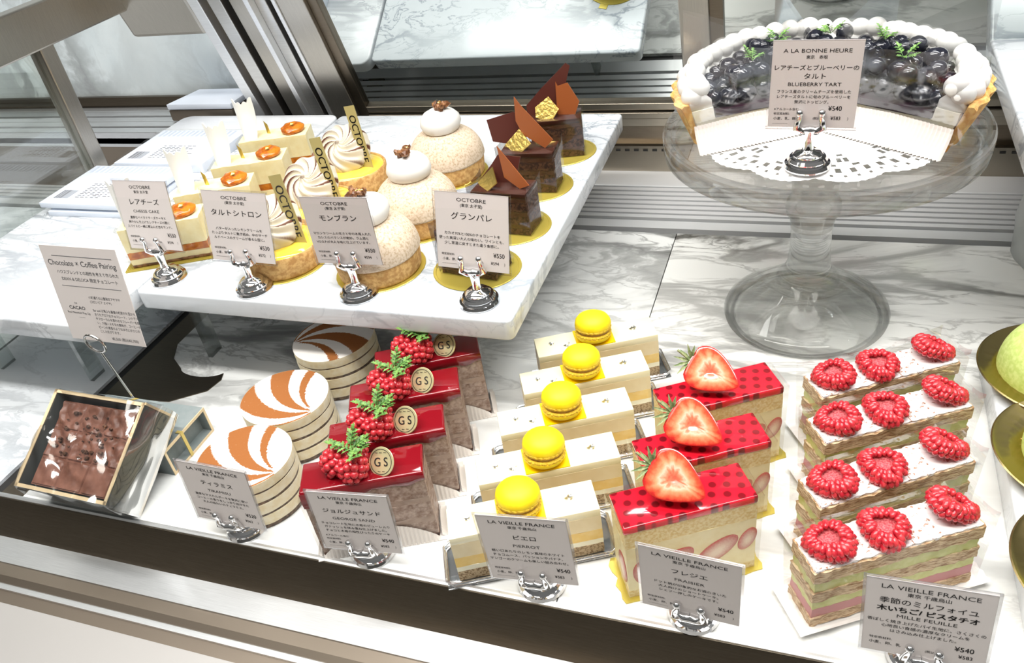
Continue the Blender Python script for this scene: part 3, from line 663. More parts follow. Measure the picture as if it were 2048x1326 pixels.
def chervil(seed, s=1.0):
    R = random.Random(seed); mb = MB()
    stems = [((0, 0, 0), (-0.010, 0.004, 0.007)), ((0, 0, 0), (0.006, 0.006, 0.010)), ((0, 0, 0), (0.011, -0.001, 0.006)), ((0, 0, 0), (0.002, -0.008, 0.004))]
    for a, b in stems:
        a = Vector(a) * s; b = Vector(b) * s
        mb.tube([a, a.lerp(b, .5) + Vector((0, 0, .001)), b], 0.00035, 5)
        for k in range(7):
            t = .35 + .65 * k / 6; p = a.lerp(b, t) + Vector((0, 0, .0008))
            ax = (b - a).normalized(); side = ax.cross(Vector((0, 0, 1))).normalized() * (1 if k % 2 else -1)
            d = ax * .8 + side * (.9 if k < 6 else 0) + Vector((0, 0, R.uniform(-.1, .3)))
            leaf_mesh(mb, p, d, (0, 0, 1), .0058 * s * R.uniform(.8, 1.1), .0020 * s, 3)
    return mb.mesh('herb_sprig', M['leaf'], smooth=False, recalc=False)
SPRIG = [chervil(3), chervil(8)]

def film_shell(parent, sx, sy, z0, z1, flare=0.0012, mat='film_soft', name='clear_film', tips=0.0):
    """wrap of clear film: four thin walls round a cake, a little taller than it"""
    mb = MB(); x, y = sx / 2, sy / 2
    for (ax, ay), (bx, by) in (((-x, -y), (x, -y)), ((x, -y), (x, y)), ((x, y), (-x, y)), ((-x, y), (-x, -y))):
        def fn(u, v, ax=ax, ay=ay, bx=bx, by=by):
            f = 1 + flare / 0.03 * v
            px, py = (ax + (bx - ax) * u) * f, (ay + (by - ay) * u) * f
            return (px, py, z0 + (z1 - z0) * v + tips * v * (2 * abs(u - .5)) ** 3)
        mb.sheet(fn, 10, 5)
    return mb.build(name, M[mat], parent, recalc=False)

# ------------------------------------------------------------------ mille-feuille
def mille_feuille():
    root = thing('raspberry_mille_feuille', 'x', 'cake slice', group='raspberry mille feuille slices in a row')
    L, D = .104, .026
    wavy(L, D, .0020, .0095, .0013, .0008, 1).build('pastry_layer', M['pastry'], root, recalc=False)
    wavy(L * .985, D * .96, .0095, .0175, .0005, .0006, 2).build('pink_cream_layer', M['berry_cream'], root, recalc=False)
    wavy(L * .985, D * .96, .0175, .0245, .0007, .0008, 3).build('green_cream_layer', M['pistachio'], root, recalc=False)
    wavy(L, D, .0245, .0330, .0013, .0012, 4).build('pastry_layer', M['pastry'], root, recalc=False)
    wavy(L * .98, D * .95, .0330, .0420, .0010, .0010, 5).build('green_cream_layer', M['pistachio'], root, recalc=False)
    wavy(L * 1.005, D * 1.02, .0420, .0512, .0014, .0012, 6).build('pastry_layer', M['pastry'], root, recalc=False)
    wavy(L * .985, D * .95, .0510, .0528, .0012, .0002, 7, 60, 22).build('powdered_sugar', M['sugar'], root, recalc=False)
    for i, (x, a, tl) in enumerate(((-.036, 2.5, .15), (-.004, 2.0, -.05), (.038, -.6, .32))):
        r = link('raspberry', RASP[i][0], root, (x, 0.0, .0530 + abs(tl) * .004), (-.12 - .25 * (i == 2), tl, a))
        link('hollow', RASP[i][1], r)
    film_shell(root, L + .004, D + .004, .0015, .0600, .0016, tips=.004)
    def fn(u, v):
        x = (u - .5) * .122; y = (v - .5) * .039
        e = max(abs(u - .5), abs(v - .5)) * 2
        return (x, y, .0006 + (max(0, e - .68) ** 1.6) * .030 * (1 + .25 * sin(u * 70) * sin(v * 40)))
    MB().sheet(fn, 60, 26).build('paper_doily', M['paper_white'], root, recalc=False)
    return root
mf = mille_feuille()
MF = [((.055, .3505, 0), 31, 'raspberry mille feuille slice nearest the front, its green and pink layers showing'),
      ((.055, .400, 0), 33, 'raspberry mille feuille slice second from the front rail'),
      ((.058, .454, 0), 30, 'raspberry mille feuille slice third from the front, just before the rearmost one'),
      ((.054, .500, 0), 31, 'rearmost raspberry mille feuille slice, next to the cake stand foot')]
for i, (p, a, lab) in enumerate(MF):
    if i == 0: mf.location = p; mf.rotation_euler = (0, 0, radians(a)); mf['label'] = lab
    else: dup(mf, lab, p, radians(a))

# ------------------------------------------------------------------ strawberry cakes
def half_strawberry(parent, loc, rot):
    """half a strawberry: heart outline, domed skin below, flat cut face on top, leafy cap"""
    n = 40; mb = MB(); out = []
    for i in range(n):
        t = 2 * pi * i / n
        x = -0.0170 * cos(t) * (1 - .06 * cos(t)); w = 0.0125 * sin(t) * abs(sin(t)) ** .12 * (1.0 + .42 * cos(t))
        if cos(t) > 0.80: x += 0.0022 * (cos(t) - .80) / .2
        out.append((x, w))
    rings = [(1.0, 0.0045), (0.985, 0.0030), (0.90, 0.0005), (0.70, -0.0025), (0.4, -0.0042)]
    vs = [(x * k, y * k, z) for k, z in rings for x, y in out] + [(0, 0, -0.0048)]
    fs = [(r * n + i, r * n + (i + 1) % n, (r + 1) * n + (i + 1) % n, (r + 1) * n + i) for r in range(4) for i in range(n)]
    fs += [(4 * n + i, 4 * n + (i + 1) % n, 5 * n) for i in range(n)]
    body = mb.add(vs, fs).build('half_strawberry', M['raspberry'], parent, loc=loc, rot=rot)
    c = MB(); cv = []; rim = []
    ks = [1.0, .94, .86, .74, .60, .45, .3, .15]
    for k in ks:
        for i, (x, y) in enumerate(out):
            cv.append((x * k, y * k, .0046 + (.0003 if k < .95 else 0) - (.0010 * exp(-((k - .0) / .25) ** 2)))); rim.append(1.0 if k > .97 else max(0.0, (k * .95 if k > .5 else k * .9 - .10) + .10 * sin(i * 2.9) * sin(i * 1.3 + 1) * (k > .2)))
    cv.append((0, 0, .0038)); rim.append(0.0)
    cf = [(r * n + i, r * n + (i + 1) % n, (r + 1) * n + (i + 1) % n, (r + 1) * n + i) for r in range(len(ks) - 1) for i in range(n)]
    cf += [((len(ks) - 1) * n + i, (len(ks) - 1) * n + (i + 1) % n, len(ks) * n) for i in range(n)]
    c.add(cv, cf); c.a['rim'] = rim
    c.build('cut_face', M['straw'], body)
    lf = MB(); R = random.Random(5)
    for k in range(6):
        a = -1.3 + 2.6 * k / 5
        leaf_mesh(lf, (-.0135, .002 * (k - 2.5) / 2.5, .004), (-cos(a) * .9, sin(a), .35 + R.uniform(-.2, .5)), (0, 0, 1), .0088 * R.uniform(.8, 1.15), .0023, 1)
    lf.tube([(-.0135, 0, .004), (-.019, .001, .0065), (-.0225, .0015, .0075)], .0008, 6)
    lf.build('leafy_cap', M['calyx'], body, smooth=False, recalc=False)
    return body

def strawberry_cake():
    root = thing('strawberry_cake', 'x', 'cake slice', group='strawberry cakes under red jelly')
    L, D = .083, .029
    MB().lathe([(0, 0), (.5, 0), (.5, .0008), (0, .0008)], 4, .098 * 1.05, .040 * 1.05, mat=Matrix.Rotation(pi / 4, 4, 'Z')) if False else None
    cb = MB(); N = 44
    per = [(-.046 + .092 * i / 15, -.0185) for i in range(15)] + [(.046, -.0185 + .037 * i / 7) for i in range(7)] + [(.046 - .092 * i / 15, .0185) for i in range(15)] + [(-.046, .0185 - .037 * i / 7) for i in range(7)]
    R = random.Random(4)
    cb.prism([(x * R.uniform(.96, 1.03), y * R.uniform(.95, 1.05)) for x, y in per], 0, .0009)
    cb.build('gold_board', M['gold'], root, smooth=False)
    wavy(L, D, .0010, .0075, .0004, .0004, 11).build('sponge_layer', M['sponge'], root, recalc=False)
    wavy(L, D, .0075, .0475, .0004, .0004, 12).build('cream_layer', M['cream'], root, recalc=False)
    wavy(L, D, .0475, .0610, .0005, .0006, 13).build('sponge_layer', M['sponge'], root, recalc=False)
    rbox(L + .001, D + .001, .0608, .0668).build('red_jelly', M['jelly'], root, bevel=.0012, segs=3)
    for x, z, a, sx, sz in ((-.030, .022, .2, .008, .0125), (-.010, .028, .5, .0125, .0075), (.016, .026, .62, .0165, .0080), (.036, .030, 1.2, .010, .0055)):
        mt = Matrix.Translation((x, -D / 2 - .0001, z)) @ Matrix.Rotation(-a, 4, 'Y')
        q = MB().ball((0, 0, 0), 1, 3, (sx, .0009, sz), mt); q.a['rim'] = [sqrt(min(1, vx * vx + vz * vz)) for vx, vy, vz in ico(3)[0]]; q.build('strawberry_slice', M['straw_side'], root)
    for y, z in ((-.004, .020),):
        q = MB().ball((-L / 2 - .0001, y, z), 1, 3, (.0009, .0085, .0125)); q.a['rim'] = [sqrt(min(1, vy * vy + vz * vz)) for vx, vy, vz in ico(3)[0]]; q.build('strawberry_slice', M['straw_side'], root)
    hs = half_strawberry(root, (-.004, .002, .0800), (0, 0, 0)); hs.rotation_euler = (Matrix.Rotation(radians(-27), 3, 'Z') @ Matrix.Rotation(radians(42), 3, 'X') @ Matrix.Rotation(radians(-26), 3, 'Z')).to_euler(); hs.scale = (1.16, 1.16, 1.16)
    film_shell(root, L + .0035, D + .0035, .0010, .0680, .0010, tips=.001)
    return root
sc_ = strawberry_cake()
for i, (p, a, lab) in enumerate((((-.061, .343, 0), 29.5, 'front strawberry cake with dotted red jelly, behind the FRAISIER card'), ((-.057, .391, 0), 29, 'middle one of the three red jelly strawberry cakes'),
                                 ((-.053, .445, 0), 30, 'rear strawberry cake, farthest back of the three with red jelly'))):
    if i == 0: sc_.location = p; sc_.rotation_euler = (0, 0, radians(a)); sc_['label'] = lab
    else: dup(sc_, lab, p, radians(a))

# ------------------------------------------------------------------ white bars with yellow macarons
def macaron_bar():
    root = thing('macaron_bar_cake', 'x', 'cake slice', group='white bar cakes topped with yellow macarons')
    L, D = .099, .0265
    t = MB().box(-.058, .058, -.0185, .0185, 0, .0012)
    t.build('tray', M['silver_tray'], root, bevel=.0005)
    rim = [(-.058 + .004, -.0185), (.054, -.0185), (.058, -.0145), (.058, .0145), (.054, .0185), (-.054, .0185), (-.058, .0145), (-.058, -.0145)]
    MB().tube([(x, y, .0050) for x, y in rim], .0010, 6, closed=True).tube([(x * .985, y * .96, .0015) for x, y in rim], .0008, 6, closed=True).build('tray_rim', M['silver_leaf'], root)
    wavy(L, D, .0014, .0105, .0006, .0005, 21).build('sponge_layer', M['nut_sponge'], root, recalc=False)
    wavy(L, D, .0105, .0150, .0002, .0006, 22).build('cream_layer', M['cream_pale'], root, recalc=False)
    wavy(L, D, .0150, .0240, .0002, .0006, 23).build('yellow_cream_layer', M['custard'], root, recalc=False)
    wavy(L, D, .0240, .0370, .0002, .0003, 24).build('mousse_layer', M['mousse_tan'], root, recalc=False)
    rbox(L, D, .0368, .0432).build('white_top', M['cream_top'], root, bevel=.0006)
    sh = MB().box(-.0165, .0145, -.0128, .0128, .0433, .0438); sh.build('yellow_sheet', M['yellow_sheet'], root, smooth=False)
    m = link('macaron', MB().lathe([(0, .0135), (.0040, .0133), (.0085, .0124), (.0120, .0104), (.0142, .0074), (.0148, .0045), (.0144, .0028), (.0, .0028)], 40).mesh('macaron', M['yellow']), root, (-.001, -.001, .0440 + .0095), (radians(-7), radians(4), 0))
    rg = lambda s: (lambda t, r, z: 1 + .018 * sin(23 * t + s) + .014 * sin(41 * t + 2 * s))
    MB().lathe([(0, .0030), (.0138, .0030), (.0147, .0022), (.0146, .0010), (.0135, .0005), (0, .0005)], 72, wob=rg(0)).build('macaron_foot', M['yellow_foot'], m)
    MB().lathe([(0, .0008), (.0128, .0008), (.0132, -.0008), (.0128, -.0022), (0, -.0022)], 48, wob=rg(1)).build('macaron_filling', M['yellow_fill'], m)
    MB().lathe([(0, -.0020), (.0135, -.0018), (.0147, -.0028), (.0146, -.0042), (0, -.0042)], 72, wob=rg(3)).build('macaron_foot', M['yellow_foot'], m)
    MB().lathe([(0, -.0040), (.0145, -.0040), (.0146, -.0055), (.0132, -.0078), (.0100, -.0093), (0, -.0097)], 40).build('macaron_base', M['yellow'], m)
    R = random.Random(6)
    for cx, cy, n in ((-.036, .002, 5), (-.024, -.004, 4), (.032, .001, 6)):
        f = MB()
        for k in range(n):
            a = R.uniform(0, 6.28); r = R.uniform(.0006, .0018); c = Vector((cx + R.uniform(-.002, .002), cy + R.uniform(-.002, .002), .0434))
            q = [c + Vector((r * cos(a + j * 2.1), r * sin(a + j * 2.1), R.uniform(0, .0012))) for j in range(3)]
            f.add(q, [(0, 1, 2)])
        f.build('silver_leaf', M['silver_leaf'], root, smooth=False, recalc=False)
    return root
mb_ = macaron_bar()
for i, (p, a, lab) in enumerate((((-.164, .332, 0), 26.6, 'white bar cake with yellow macaron nearest the front, directly behind its price card'), ((-.161, .380, 0), 26.4, 'white macaron bar cake second from the front of its row'),
                                 ((-.162, .429, 0), 26.5, 'white macaron bar cake in the exact middle of the row of five'), ((-.159, .4755, 0), 26.3, 'white macaron bar cake fourth from the front, second from the back'),
                                 ((-.161, .521, 0), 26.3, 'white bar cake with yellow macaron farthest back in its row'))):
    if i == 0: mb_.location = p; mb_.rotation_euler = (0, 0, radians(a)); mb_['label'] = lab
    else: dup(mb_, lab, p, radians(a))

# ------------------------------------------------------------------ red glazed chocolate raspberry cakes
def berry_cake():
    root = thing('raspberry_chocolate_cake', 'x', 'cake slice', group='red glazed chocolate cakes with raspberries')
    L, D = .083, .0275
    poly = [(-.0425, -.0145), (.0425, -.0145), (.0425, .0145), (-.0425, .0145)]
    wavy(L, D, .0008, .0040, .0008, .0004, 30).build('chocolate_base', M['choc_sponge'], root, recalc=False)
    zs = [(.0040, .0175, 'gs_sponge'), (.0175, .0225, 'gs_cream'), (.0225, .0365, 'gs_sponge'), (.0365, .0415, 'gs_cream'), (.0415, .0590, 'gs_sponge')]
    for i, (a, b, m_) in enumerate(zs):
        wavy(L, D, a, b, .0005, .0009, 31 + i).build('sponge_layer' if 'sponge' in m_ else 'ganache_layer', M[m_], root, recalc=False)
    # glaze: top slab that hangs over the front edge in an uneven curtain
    g = rbox(L + .0012, D + .0012, .0585, .0655)
    def fn(u, v):
        x = -L / 2 - .0006 + (L + .0012) * u
        d = .0010 + .0065 * (1 - u) ** 3 + .0010 * sin(u * 17) + .0007 * sin(u * 31)
        return (x, -D / 2 - .0008 - .0006 * sin(pi * v), .0640 - (.006 + d) * v)
    g.build('red_glaze', M['red_glaze'], root, bevel=.0016, segs=3)
    MB().sheet(fn, 40, 6).build('glaze_drip', M['red_glaze'], root, solid=.0006)
    for i, (x, y, z, rx, ry, rz) in enumerate(((-.016, .001, .0735, 1.35, .3, .9), (-.004, .0055, .0730, 1.3, -.4, -.5), (-.0035, -.0065, .0725, 1.2, .2, 2.4))):
        link('raspberry', RWHOLE, root, (x, y, z), (rx, ry, rz))
    link('herb_sprig', SPRIG[0], root, (-.004, .002, .0810), (.1, 0, .3))
    link('herb_sprig', SPRIG[1], root, (.003, -.004, .0800), (-.3, .2, 1.9))
    md = MB().lathe([(0, -.0005), (.0098, -.0005), (.0101, 0), (.0098, .0005), (0, .0005)], 36).build('gold_medallion', M['medal'], root, loc=(.0155, -.005, .0722), rot=(radians(50), radians(-12), radians(-24)))
    tm = text_mesh('emblem', [('G S', .0085, 0, -.0030, 'CENTER', .9, .01), ('~ ~ ~', .004, 0, .0050, 'CENTER'), ('~ ~', .004, 0, -.0075, 'CENTER')], None)
    tm.v = [(x, y, z + .0008) for x, y, z in tm.v]
    tm.lathe([(.0082, .0008), (.0086, .0008)], 36)
    tm.build('emblem', M['ink'], md, smooth=False, recalc=False)
    film_shell(root, L + .003, D + .003, .0030, .0600, .0006)
    # pleated paper: a lip rising over the cake's foot, highest in the middle, pleats round the edge
    pm = MB()
    for sgn, ln, off, ax in ((-1, .084, D / 2 + .0016, 0), (1, .084, D / 2 + .0016, 0), (-1, .0285, L / 2 + .0016, 1), (1, .0285, L / 2 + .0016, 1)):
        def fp(u, v, sgn=sgn, ln=ln, off=off, ax=ax):
            h = (.021 if ax == 0 else .006) * (sin(pi * u) ** .8) + .0006
            o_ = off + (.0026 if ax == 0 else .0035) * (1 - v) + .0006 * (1 if int(u * 56) % 2 else -1) * (.3 + .7 * (1 - v)); p = (u - .5) * ln
            z = .0005 + h * v
            return (p, sgn * o_, z) if ax == 0 else (sgn * o_, p, z)
        pm.sheet(fp, 56, 4)
    pm.box(-.046, .046, -.0180, .0180, 0, .0006)
    pm.build('pleated_paper', M['pleat'], root, smooth=False, recalc=False)
    return root
bc = berry_cake()
for i, (p, a, lab) in enumerate((((-.2745, .327, 0), 24.5, 'front red glazed raspberry chocolate cake, directly behind its price card'), ((-.2755, .368, 0), 25.5, 'second red glazed raspberry chocolate cake from the front'),
                                 ((-.281, .411, 0), 25, 'third red glazed cake from the front, brightest just before the slab shadow'), ((-.281, .4545, 0), 26.5, 'dark shaded red glazed cake farthest back under the slab'))):
    if i == 0: bc.location = p; bc.rotation_euler = (0, 0, radians(a)); bc['label'] = lab
    else: dup(bc, lab, p, radians(a))

# ------------------------------------------------------------------ striped tiramisu rounds
def tiramisu():
    root = thing('tiramisu', 'x', 'cake', group='round tiramisu cakes with stencilled stripes')
    RX, RY = .0365, .0345
    lay = [(.0006, .0040, 'tira_dark', .99), (.0040, .0125, 'tira_cream', 1.0), (.0125, .0148, 'tira_dark', .985), (.0148, .0240, 'tira_cream', 1.0), (.0240, .0268, 'tira_dark', .985), (.0268, .0350, 'tira_cream', 1.0), (.0350, .0365, 'tira_dark', .99), (.0365, .0445, 'tira_cream', 1.0)]
    for i, (a, b, m_, k) in enumerate(lay):
        def wb(t, r, z, i=i): return 1 + .014 * mnoise.noise(Vector((3 * cos(t), 3 * sin(t), i * 3.1 + z * 200)))
        tilt = lambda z: z
        MB().lathe([(0, a), (k, a), (k * 1.004, (a + b) / 2), (k, b), (0, b)], 72, RX, RY, wob=wb).build('sponge_layer' if 'dark' in m_ else 'cream_layer', M[m_], root)
    # cocoa stencilled top: curved bands that meet near one edge
    nr, na = 46, 150; vs = [(0, 0, .0449)]; at = []
    F = (.90, -.40)
    def coc(x, y):
        X, Y = x / RX, y / RY
        dx, dy = X - F[0], Y - F[1]; d = sqrt(dx * dx + dy * dy); ph = atan2(dy, dx) 
        q = (ph % (2 * pi)) + .42 * d
        s = sin((4.62 - q) * 2 * pi / .60 - 1.1) + .25
        if q > 4.60 or q < 2.55: return 0.05
        return max(0.0, min(1.0, .5 + s * 2.4))
    at.append(coc(0, 0))
    for i in range(1, nr + 1):
        for j in range(na):
            t = 2 * pi * j / na; r = i / nr
            x, y = RX * r * cos(t), RY * r * sin(t); vs.append((x, y, .0449 - .0004 * r ** 8)); at.append(coc(x, y))
    fs = [(0, 1 + j, 1 + (j + 1) % na) for j in range(na)]
    for i in range(nr - 1):
        for j in range(na):
            a = 1 + i * na + j; b = 1 + i * na + (j + 1) % na; fs.append((a, a + na, b + na, b))
    top = MB().add(vs, fs); top.a['cocoa'] = at
    top.build('cocoa_top', M['cocoa'], root)
    MB().lathe([(1.03, .0008), (1.028, .044)], 64, RX, RY).build('clear_film', M['film_soft'], root, recalc=False)
    return root
ti = tiramisu()
for i, (p, a, lab) in enumerate((((-.386, .338, 0), 8, 'striped round tiramisu at the front, behind the TIRAMISU card'), ((-.392, .406, 0), 4, 'brightly lit striped round tiramisu, middle of the three'),
                                 ((-.3905, .487, 0), 225, 'dim striped round tiramisu half hidden under the marble slab'))):
    if i == 0: ti.location = p; ti.rotation_euler = (0, 0, radians(a)); ti['label'] = lab
    else: dup(ti, lab, p, radians(a))

# ------------------------------------------------------------------ apricot cheese cakes
def cheese_cake():
    root = thing('apricot_cheese_cake', 'x', 'cake slice', group='apricot topped cheese cake slices')
    L, D = .073, .029
    b = MB().box(-.043, .043, -.0195, .0195, 0, .0008)
    for k in range(4): b.tube([(-.043 + .0015 * k, -.0195 + .0013 * k, .0010), (.043 - .0015 * k, -.0195 + .0013 * k, .0010), (.043 - .0015 * k, .0195 - .0013 * k, .0010), (-.043 + .0015 * k, .0195 - .0013 * k, .0010)], .0004, 5, closed=True)
    b.build('gold_board', M['gold'], root, smooth=False)
    for z0, z1, m_, nm in ((.0012, .0040, 'marron', 'biscuit_layer'), (.0040, .0095, 'cream', 'cream_layer'), (.0095, .0165, 'apricot', 'apricot_layer'), (.0165, .0400, 'cream', 'cheese_layer')):
        wavy(L, D, z0, z1, .0004, .0012 if m_ == 'apricot' else .0006, hash(nm) % 1 + z0 * 900).build(nm, M[m_], root, bevel=0, recalc=False)
    ap = MB(); vs_f = ico(3); 
    ap.add([(x * .0125 * (1 + .10 * mnoise.noise(Vector((x * 2, y * 2, z * 2)))), y * .0108 * (1 + .12 * mnoise.noise(Vector((y * 2, x * 3, 5)))), z * .0046 + .0012 * mnoise.noise(Vector((x * 3, y * 3, 9))) - .002 * exp(-((x / .3) ** 2 + (y / .3) ** 2)) * (z > 0)) for x, y, z in vs_f[0]], vs_f[1])
    a = ap.build('candied_apricot', M['apricot'], root, loc=(.021, -.001, .0436), rot=(radians(10), 0, radians(15)))
    MB().add([(-.002, -.001, .0045), (.001, -.0022, .0042), (.0024, .0008, .0044), (-.0006, .0016, .0056)], [(0, 1, 2, 3)]).build('gold_flake', M['gold_leaf'], a, smooth=False, recalc=False)
    # curled shard of white chocolate with a torn upper edge
    def fn(u, v):
        w = .0105 * (1 - .35 * (1 - v) ** 2); t = (u - .5) * 2
        jag = (.003 * abs(sin(u * 11 + 1)) + .004 * (abs(t) ** 2)) * (v > .999)
        return (-.024 + t * w, -.003 + .0045 * t * t - .010 * (1 - v) ** 2, .0385 + .037 * v + jag)
    MB().sheet(fn, 22, 12).build('white_chocolate_curl', M['choc_white'], root, solid=.0009)
    MB().add([(-.0085, .002, .038), (-.0045, .001, .038), (-.0055, .002, .050), (-.0095, .004, .054)], [(0, 1, 2, 3)]).build('gold_leaf_strip', M['gold_leaf'], root, smooth=False, recalc=False)
    film_shell(root, L + .003, D + .003, .0010, .0410, .0006)
    return root
cc = cheese_cake()
for i, (p, a, lab) in enumerate((((-.553, .512, SL), 24, 'apricot cheese cake slice in front, half behind the CHEESE CAKE card'), ((-.540, .576, SL), 23, 'second apricot cheese cake slice from the front of its row'),
                                 ((-.538, .634, SL), 20, 'third apricot cheese cake slice from the front'), ((-.545, .694, SL), 18, 'rearmost apricot cheese cake slice with the bright orange fruit'))):
    if i == 0: cc.location = p; cc.rotation_euler = (0, 0, radians(a)); cc['label'] = lab
    else: dup(cc, lab, p, radians(a))

# ------------------------------------------------------------------ lemon meringue tarts
def meringue_tart():
    root = thing('lemon_meringue_tart', 'x', 'tart', group='lemon meringue tarts with gold picks')
    MB().lathe([(0, 0), (.0360, 0), (.0365, .0004), (.0360, .0008), (0, .0008)], 48).build('gold_board', M['gold'], root)
    MB().lathe([(0, .001), (.0322, .001), (.0334, .003), (.0346, .0195), (.0337, .0210), (.0322, .0205), (.0312, .0185), (0, .0185)], 60).build('pastry_shell', M['crust'], root)
    MB().lathe([(.0320, .0198), (.0312, .0208), (.027, .0225), (.016, .0235), (0, .024)], 48).build('lemon_filling', M['lemon'], root)
    nr, na = 40, 168; Rm_ = .0262; vs = []; at = []; K = 9
    for i in range(nr + 1):
        r = i / nr
        for j in range(na):
            t = 2 * pi * j / na; ph = K * (t + 1.9 * (1 - r) ** 1.15)
            rg = .5 + .5 * cos(ph); amp = min(1, r * 2.2)
            z = .0150 * sqrt(max(0, 1 - r ** 2.6)) + .0040 * amp * rg ** .7 * (1 - r ** 8) + .004 * max(0, 1 - r * 5)
            rr = Rm_ * r * (1 + .035 * rg * r)
            vs.append((rr * cos(t), rr * sin(t), z))
            crest = abs(((ph / (2 * pi)) % 1) - .08)
            at.append(max(0.0, 1 - crest / .27) * (.35 + .65 * min(1, r * 1.8)) * (.65 + .35 * sin(t * 2 + 1)) + (.3 if r < .08 else 0))
    fs = [(i * na + j, i * na + (j + 1) % na, (i + 1) * na + (j + 1) % na, (i + 1) * na + j) for i in range(nr) for j in range(na)]
    m = MB().add(vs, fs); m.ball((0, 0, -.001), 1, 3, (.0262, .0262, .0165)); at += [0.0] * (len(m.v) - len(at)); m.a['toast'] = at
    m.build('meringue', M['meringue'], root, loc=(-.005, .003, .0365), rot=(radians(40), 0, radians(8)), recalc=False)
    pk = MB().box(-.0056, .0056, -.0003, .0003, 0, .066).build('gold_pick', M['gold_pick'], root, smooth=False, loc=(.0225, -.004, .018), rot=(radians(-6), radians(-7), radians(6)))
    t = text_mesh('lettering', [('OCTOBRE', .0098, 0, 0, 'CENTER', 1.05, .012)], None)
    t.v = [(y - .0034, -.0005, .0335 - x) for x, y, z in t.v]
    t.build('lettering', M['ink'], pk, smooth=False, recalc=False)
    return root
mt_ = meringue_tart()
for i, (p, a, lab) in enumerate((((-.431, .511, SL), 3, 'front lemon meringue tart, partly behind the 530 yen card'), ((-.4345, .5845, SL), 0, 'middle lemon meringue tart with its gold pick'), ((-.438, .658, SL), -4, 'rear lemon meringue tart, farthest back of the three'))):
    if i == 0: mt_.location = p; mt_.rotation_euler = (0, 0, radians(a)); mt_['label'] = lab
    else: dup(mt_, lab, p, radians(a))

# ------------------------------------------------------------------ chestnut domes
def chestnut_dome():
    root = thing('chestnut_dome_cake', 'x', 'cake', group='dusted chestnut dome cakes')
    MB().lathe([(0, 0), (.0375, 0), (.0380, .0004), (.0375, .0008), (0, .0008)], 64, wob=lambda t, r, z: 1 + .012 * abs(sin(18 * t))).build('gold_board', M['gold'], root)
    MB().lathe([(0, .001), (.0338, .001), (.0350, .003), (.0362, .0170), (.0357, .0185), (0, .0185)], 60).build('pastry_shell', M['crust'], root)
    prof = [(.0362, .0182)] + [(.0375 * cos(a) ** .85, .0200 + .0300 * sin(a)) for a in [k * (pi / 2) / 14 for k in range(14)]] + [(0, .0500)]
    MB().lathe([(0, .0182)] + prof, 72, wob=lambda t, r, z: 1 + .012 * mnoise.noise(Vector((2.5 * cos(t), 2.5 * sin(t), z * 60)))).build('marron_dome', M['dust'], root)
    MB().lathe([(0, .0440), (.0120, .0450), (.0180, .0490), (.0200, .0545), (.0188, .0600), (.0150, .0645), (.0090, .0675), (0, .0685)], 40, wob=lambda t, r, z: 1 + .02 * sin(2 * t + z * 200)).build('cream_ball', M['white_cream'], root)
    R = random.Random(12); nb = MB()
    for k in range(15):
        a = R.uniform(0, 6.28); r = R.uniform(0, .0088); vs, fs = ico(1); s = R.uniform(.0028, .0048)
        mt = Matrix.Translation((r * cos(a), r * sin(a), .0695 + R.uniform(-.0005, .0035))) @ Matrix.Rotation(R.uniform(0, 3), 4, (R.uniform(-1, 1), 1, R.uniform(-1, 1)))
        nb.add([(x * s * R.uniform(.7, 1.3), y * s * .8 * R.uniform(.7, 1.2), z * s * .7) for x, y, z in vs], fs, mt)
    nb.build('candied_chestnut', M['marron'], root, smooth=False)
    gf = MB()
    for k in range(5):
        c = Vector((R.uniform(-.004, .005), R.uniform(-.004, .003), .0735 + R.uniform(0, .0015)))
        gf.add([c + Vector((R.uniform(-.002, .002), R.uniform(-.002, .002), R.uniform(-.0008, .0014))) for _ in range(4)], [(0, 1, 2), (0, 2, 3)])
    gf.build('gold_flake', M['gold_leaf'], root, smooth=False, recalc=False)
    return root
cd = chestnut_dome()
for i, (p, a, lab) in enumerate((((-.338, .510, SL), 0, 'front chestnut dome cake, half behind its price card'), ((-.3345, .587, SL), 1.3, 'middle chestnut dome cake with a white cream ball'), ((-.345, .686, SL), 2.6, 'rear chestnut dome cake, farthest from the front edge'))):
    if i == 0: cd.location = p; cd.rotation_euler = (0, 0, a); cd['label'] = lab
    else: dup(cd, lab, p, a)

# ------------------------------------------------------------------ chocolate blocks on gold discs
def shard(name, pts, mat, parent, loc, rot, th=.0009):
    return MB().prism(pts, -th / 2, th / 2).build(name, mat, parent, smooth=False, loc=loc, rot=rot)
def choc_block(label, loc, rz, shards, first=None):
    root = thing('chocolate_block_cake', label, 'cake slice', loc, radians(rz), 'chocolate block cakes on gold discs')
    L, D = .050, .027
    bd = MB().lathe([(0, 0), (.0370, 0), (.0375, .0005), (.0370, .0010), (.0350, .0010), (.0346, .0006), (0, .0006)], 56, 1.0, .90)
    bd.box(-.005, .005, .030, .0395, 0, .0008)
    bd.build('gold_board', M['gold'], root)
    lay = [(.0010, .0065, 'choc_sponge', 41), (.0065, .0105, 'choc_cream', 42), (.0105, .0185, 'choc_sponge', 43), (.0185, .0225, 'choc_cream', 44), (.0225, .0310, 'choc_sponge', 45), (.0310, .0350, 'choc_cream', 46)]
    for a, b, m_, s in lay: wavy(L, D, a, b, .0007, .0010, s).build('sponge_layer' if 'sponge' in m_ else 'ganache_layer', M[m_], root, recalc=False)
    rbox(L + .0006, D + .0006, .0348, .0395).build('chocolate_glaze', M['choc'], root, bevel=.0006)
    film_shell(root, L + .0032, D + .0032, .0012, .0445, .0014, 'film', tips=.0025)
    for nm, pts, mat, l, r in shards: shard(nm, pts, M[mat], root, l, r)
    return root
RX90 = radians(90)
